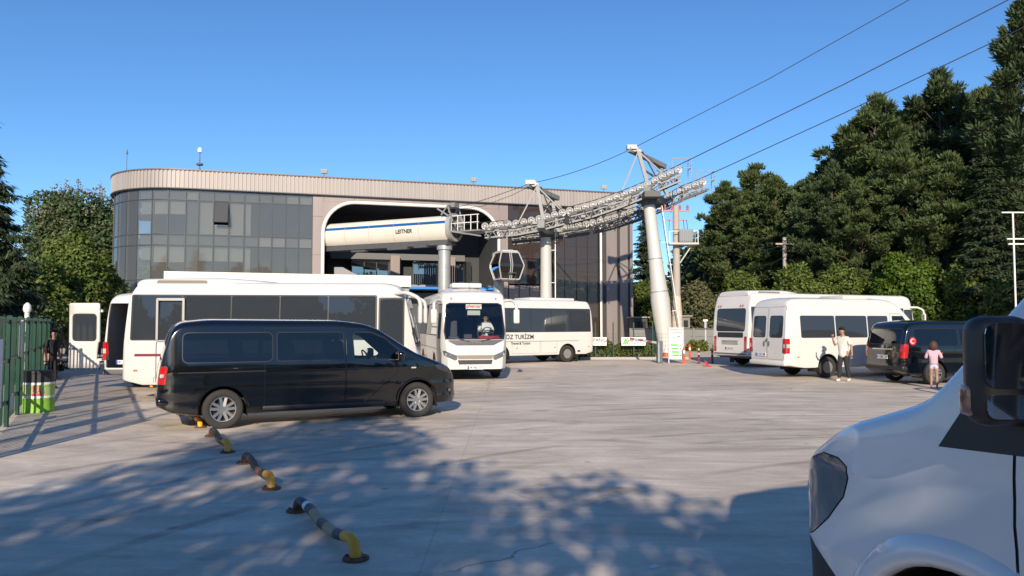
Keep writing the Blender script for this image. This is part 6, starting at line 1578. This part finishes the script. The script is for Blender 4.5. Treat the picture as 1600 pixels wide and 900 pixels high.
# left group
GLT = 'trees left of the station'
p = at(128, 284, 66); plant('chestnut_tree', 'dark round-crowned chestnut with pale flower candles behind the station corner', 'tree', (p.x, 66, 0), lambda: broad_data(51, 4.6, 4.0, 2, p.z, 42000, .36, 64), leafmat('chestnut_leaves', (.035, .058, .02), (.095, .13, .05), 1.6), 0, GLT)
rng = np.random.default_rng(9); U = unit(rng, 300); U = U[(U[:, 2] > -.1)]; P0 = U * np.array([4.6, 4.0, 6.3]) * rng.uniform(.9, 1.0, (len(U), 1)) + np.array([p.x, 66, p.z / 2 + 1])
P1 = np.repeat(P0, 14, 0) + rng.normal(size=(len(P0) * 14, 3)) * np.array([.12, .12, .2]); D1 = unit(rng, len(P1)) + np.array([0, 0, .8]); D1 /= np.linalg.norm(D1, axis=1, keepdims=True)
ct = [o for o in COL.objects if o.name.startswith('chestnut_tree')][0]
fo = quick('flower_candles', cards(P1 - np.array([p.x, 66, 0]), D1, .22, .14, rng), 4, FLOWER, ct); fo['kind'] = 'stuff'
for px, yt, Y, rp, sd, lf, lb in ((112, 352, 44, 62, 52, DECID, 'full green tree under the chestnut'), (60, 392, 40, 40, 53, DECID, 'dark green tree between the cedars and the full green tree'), (160, 400, 46, 38, 54, DECID, 'green shrub tree against the station corner'), (20, 440, 33, 50, 55, PINE2, 'dark evergreen shrub behind the fence')):
    p2 = at(px, yt, Y); rx = rp * Y / F
    plant('leafy_tree', lb, 'tree', (p2.x, Y, 0), (lambda sd=sd, rx=rx, p2=p2: broad_data(sd, rx, max(2, rx * .85), .2, p2.z, 20000, .24, 44)), lf, 0, GLT)
# far wood filling the gaps
rng = np.random.default_rng(77); n = 60000
X = rng.uniform(14, 75, n); Y = rng.uniform(70, 95, n); top = 6 + 4 * np.sin(X * .35) + 2.2 * np.sin(X * .9 + 1) + np.clip((X - 20) * .12, 0, 5)
Zz = top * rng.uniform(0, 1, n) ** .6; P = np.stack([X, Y, Zz], 1); D = unit(rng, n); wd_ = quick('far_wood', cards(P, D, .8, .5, rng), 4, PINE2); tag(wd_, 'dark wood closing the view behind the pines', 'wood', None, 'stuff')
n = 26000; X = rng.uniform(-75, -32, n); Y = rng.uniform(62, 85, n); top = 6 + 2 * np.sin(X * .5); P = np.stack([X, Y, top * rng.uniform(0, 1, n) ** .6], 1); wd_ = quick('far_wood', cards(P, unit(rng, n), .7, .45, rng), 4, DECID); tag(wd_, 'dark wood closing the view left of the station', 'wood', None, 'stuff')
# hedge strip at the entrance
rng = np.random.default_rng(5); n = 16000; X = rng.uniform(2.2, 7.7, n); Y = rng.uniform(38.8, 40.2, n); Zh = (.8 + .14 * np.sin(X * 3.1) + .1 * np.sin(X * 7.7)) * rng.uniform(0, 1, n) ** .5
hg = quick('hedge', cards(np.stack([X, Y, Zh], 1) - np.array([5, 39.5, 0]), unit(rng, n) + np.array([0, 0, .3]), .13, .08, rng), 4, HEDGE); hg.location = (5, 39.5, 0)
tag(hg, 'low yellow-green hedge behind the mesh fence and banners', 'hedge')
n = 70000; X = rng.uniform(-70, 60, n); Y = rng.uniform(-42, -32, n); top = 10 + 1.6 * np.sin(X * .3) + np.sin(X * .8); P = np.stack([X, Y, top * rng.uniform(0, 1, n) ** .8], 1); wd_ = quick('far_wood', cards(P, unit(rng, n), .9, .6, rng), 4, PINE2); tag(wd_, 'belt of dark trees added out of view behind the viewer for dark reflections', 'wood', None, 'stuff')  # unseen belt, added so dark paint and glass reflect trees, not open horizon
# ------------------------------------------------------------------ trees and poles behind the camera whose shade lies on the paving
GS = 'shade trees behind the viewer'
def shade(x, y, rx, ry, z0, z1, sd, n, label, size=.24, fill=.5, lobes=30):
    plant('plane_tree', label, 'tree', (x, y, 0), lambda: broad_data(sd, rx, ry, z0, z1, n, size, lobes, True, fill), DECID, 0, GS)
shade(-3.7, -8.4, 3.0, 2.4, 2.6, 11.2, 61, 7000, 'tall plane tree shading the paving near the pipe stops', lobes=15)
shade(.2, -9.0, 3.0, 2.4, 2.4, 7.7, 62, 5600, 'middle plane tree shading the open paving', lobes=14)
shade(4.9, -8.6, 2.6, 2.2, 1.8, 6.5, 63, 7000, 'lower plane tree shading the near white van', lobes=20)
shade(-3.0, -5.0, 3.2, 1.6, 2.4, 5.6, 64, 4300, 'low spreading plane tree behind the pipe stops', lobes=11)
for x, y, h_, lb in ((-7.75, -3, 9.0, 'slim steel pole behind the viewer by the fence'), (-8.6, -6, 10, 'second slim steel pole behind the viewer by the fence'), (-9.3, -2, 8, 'third slim steel pole behind the viewer by the fence')):
    r = empty('steel_pole', (x, y, 0), 0, lb, 'pole'); b = MB(); b.lathe([(.09, 0), (.06, h_)], n=10); b.obj('shaft', STEELD, r, 50); b = MB(); b.box((0, .4, h_), (.1, .9, .08)); b.obj('lamp_arm', STEELD, r)
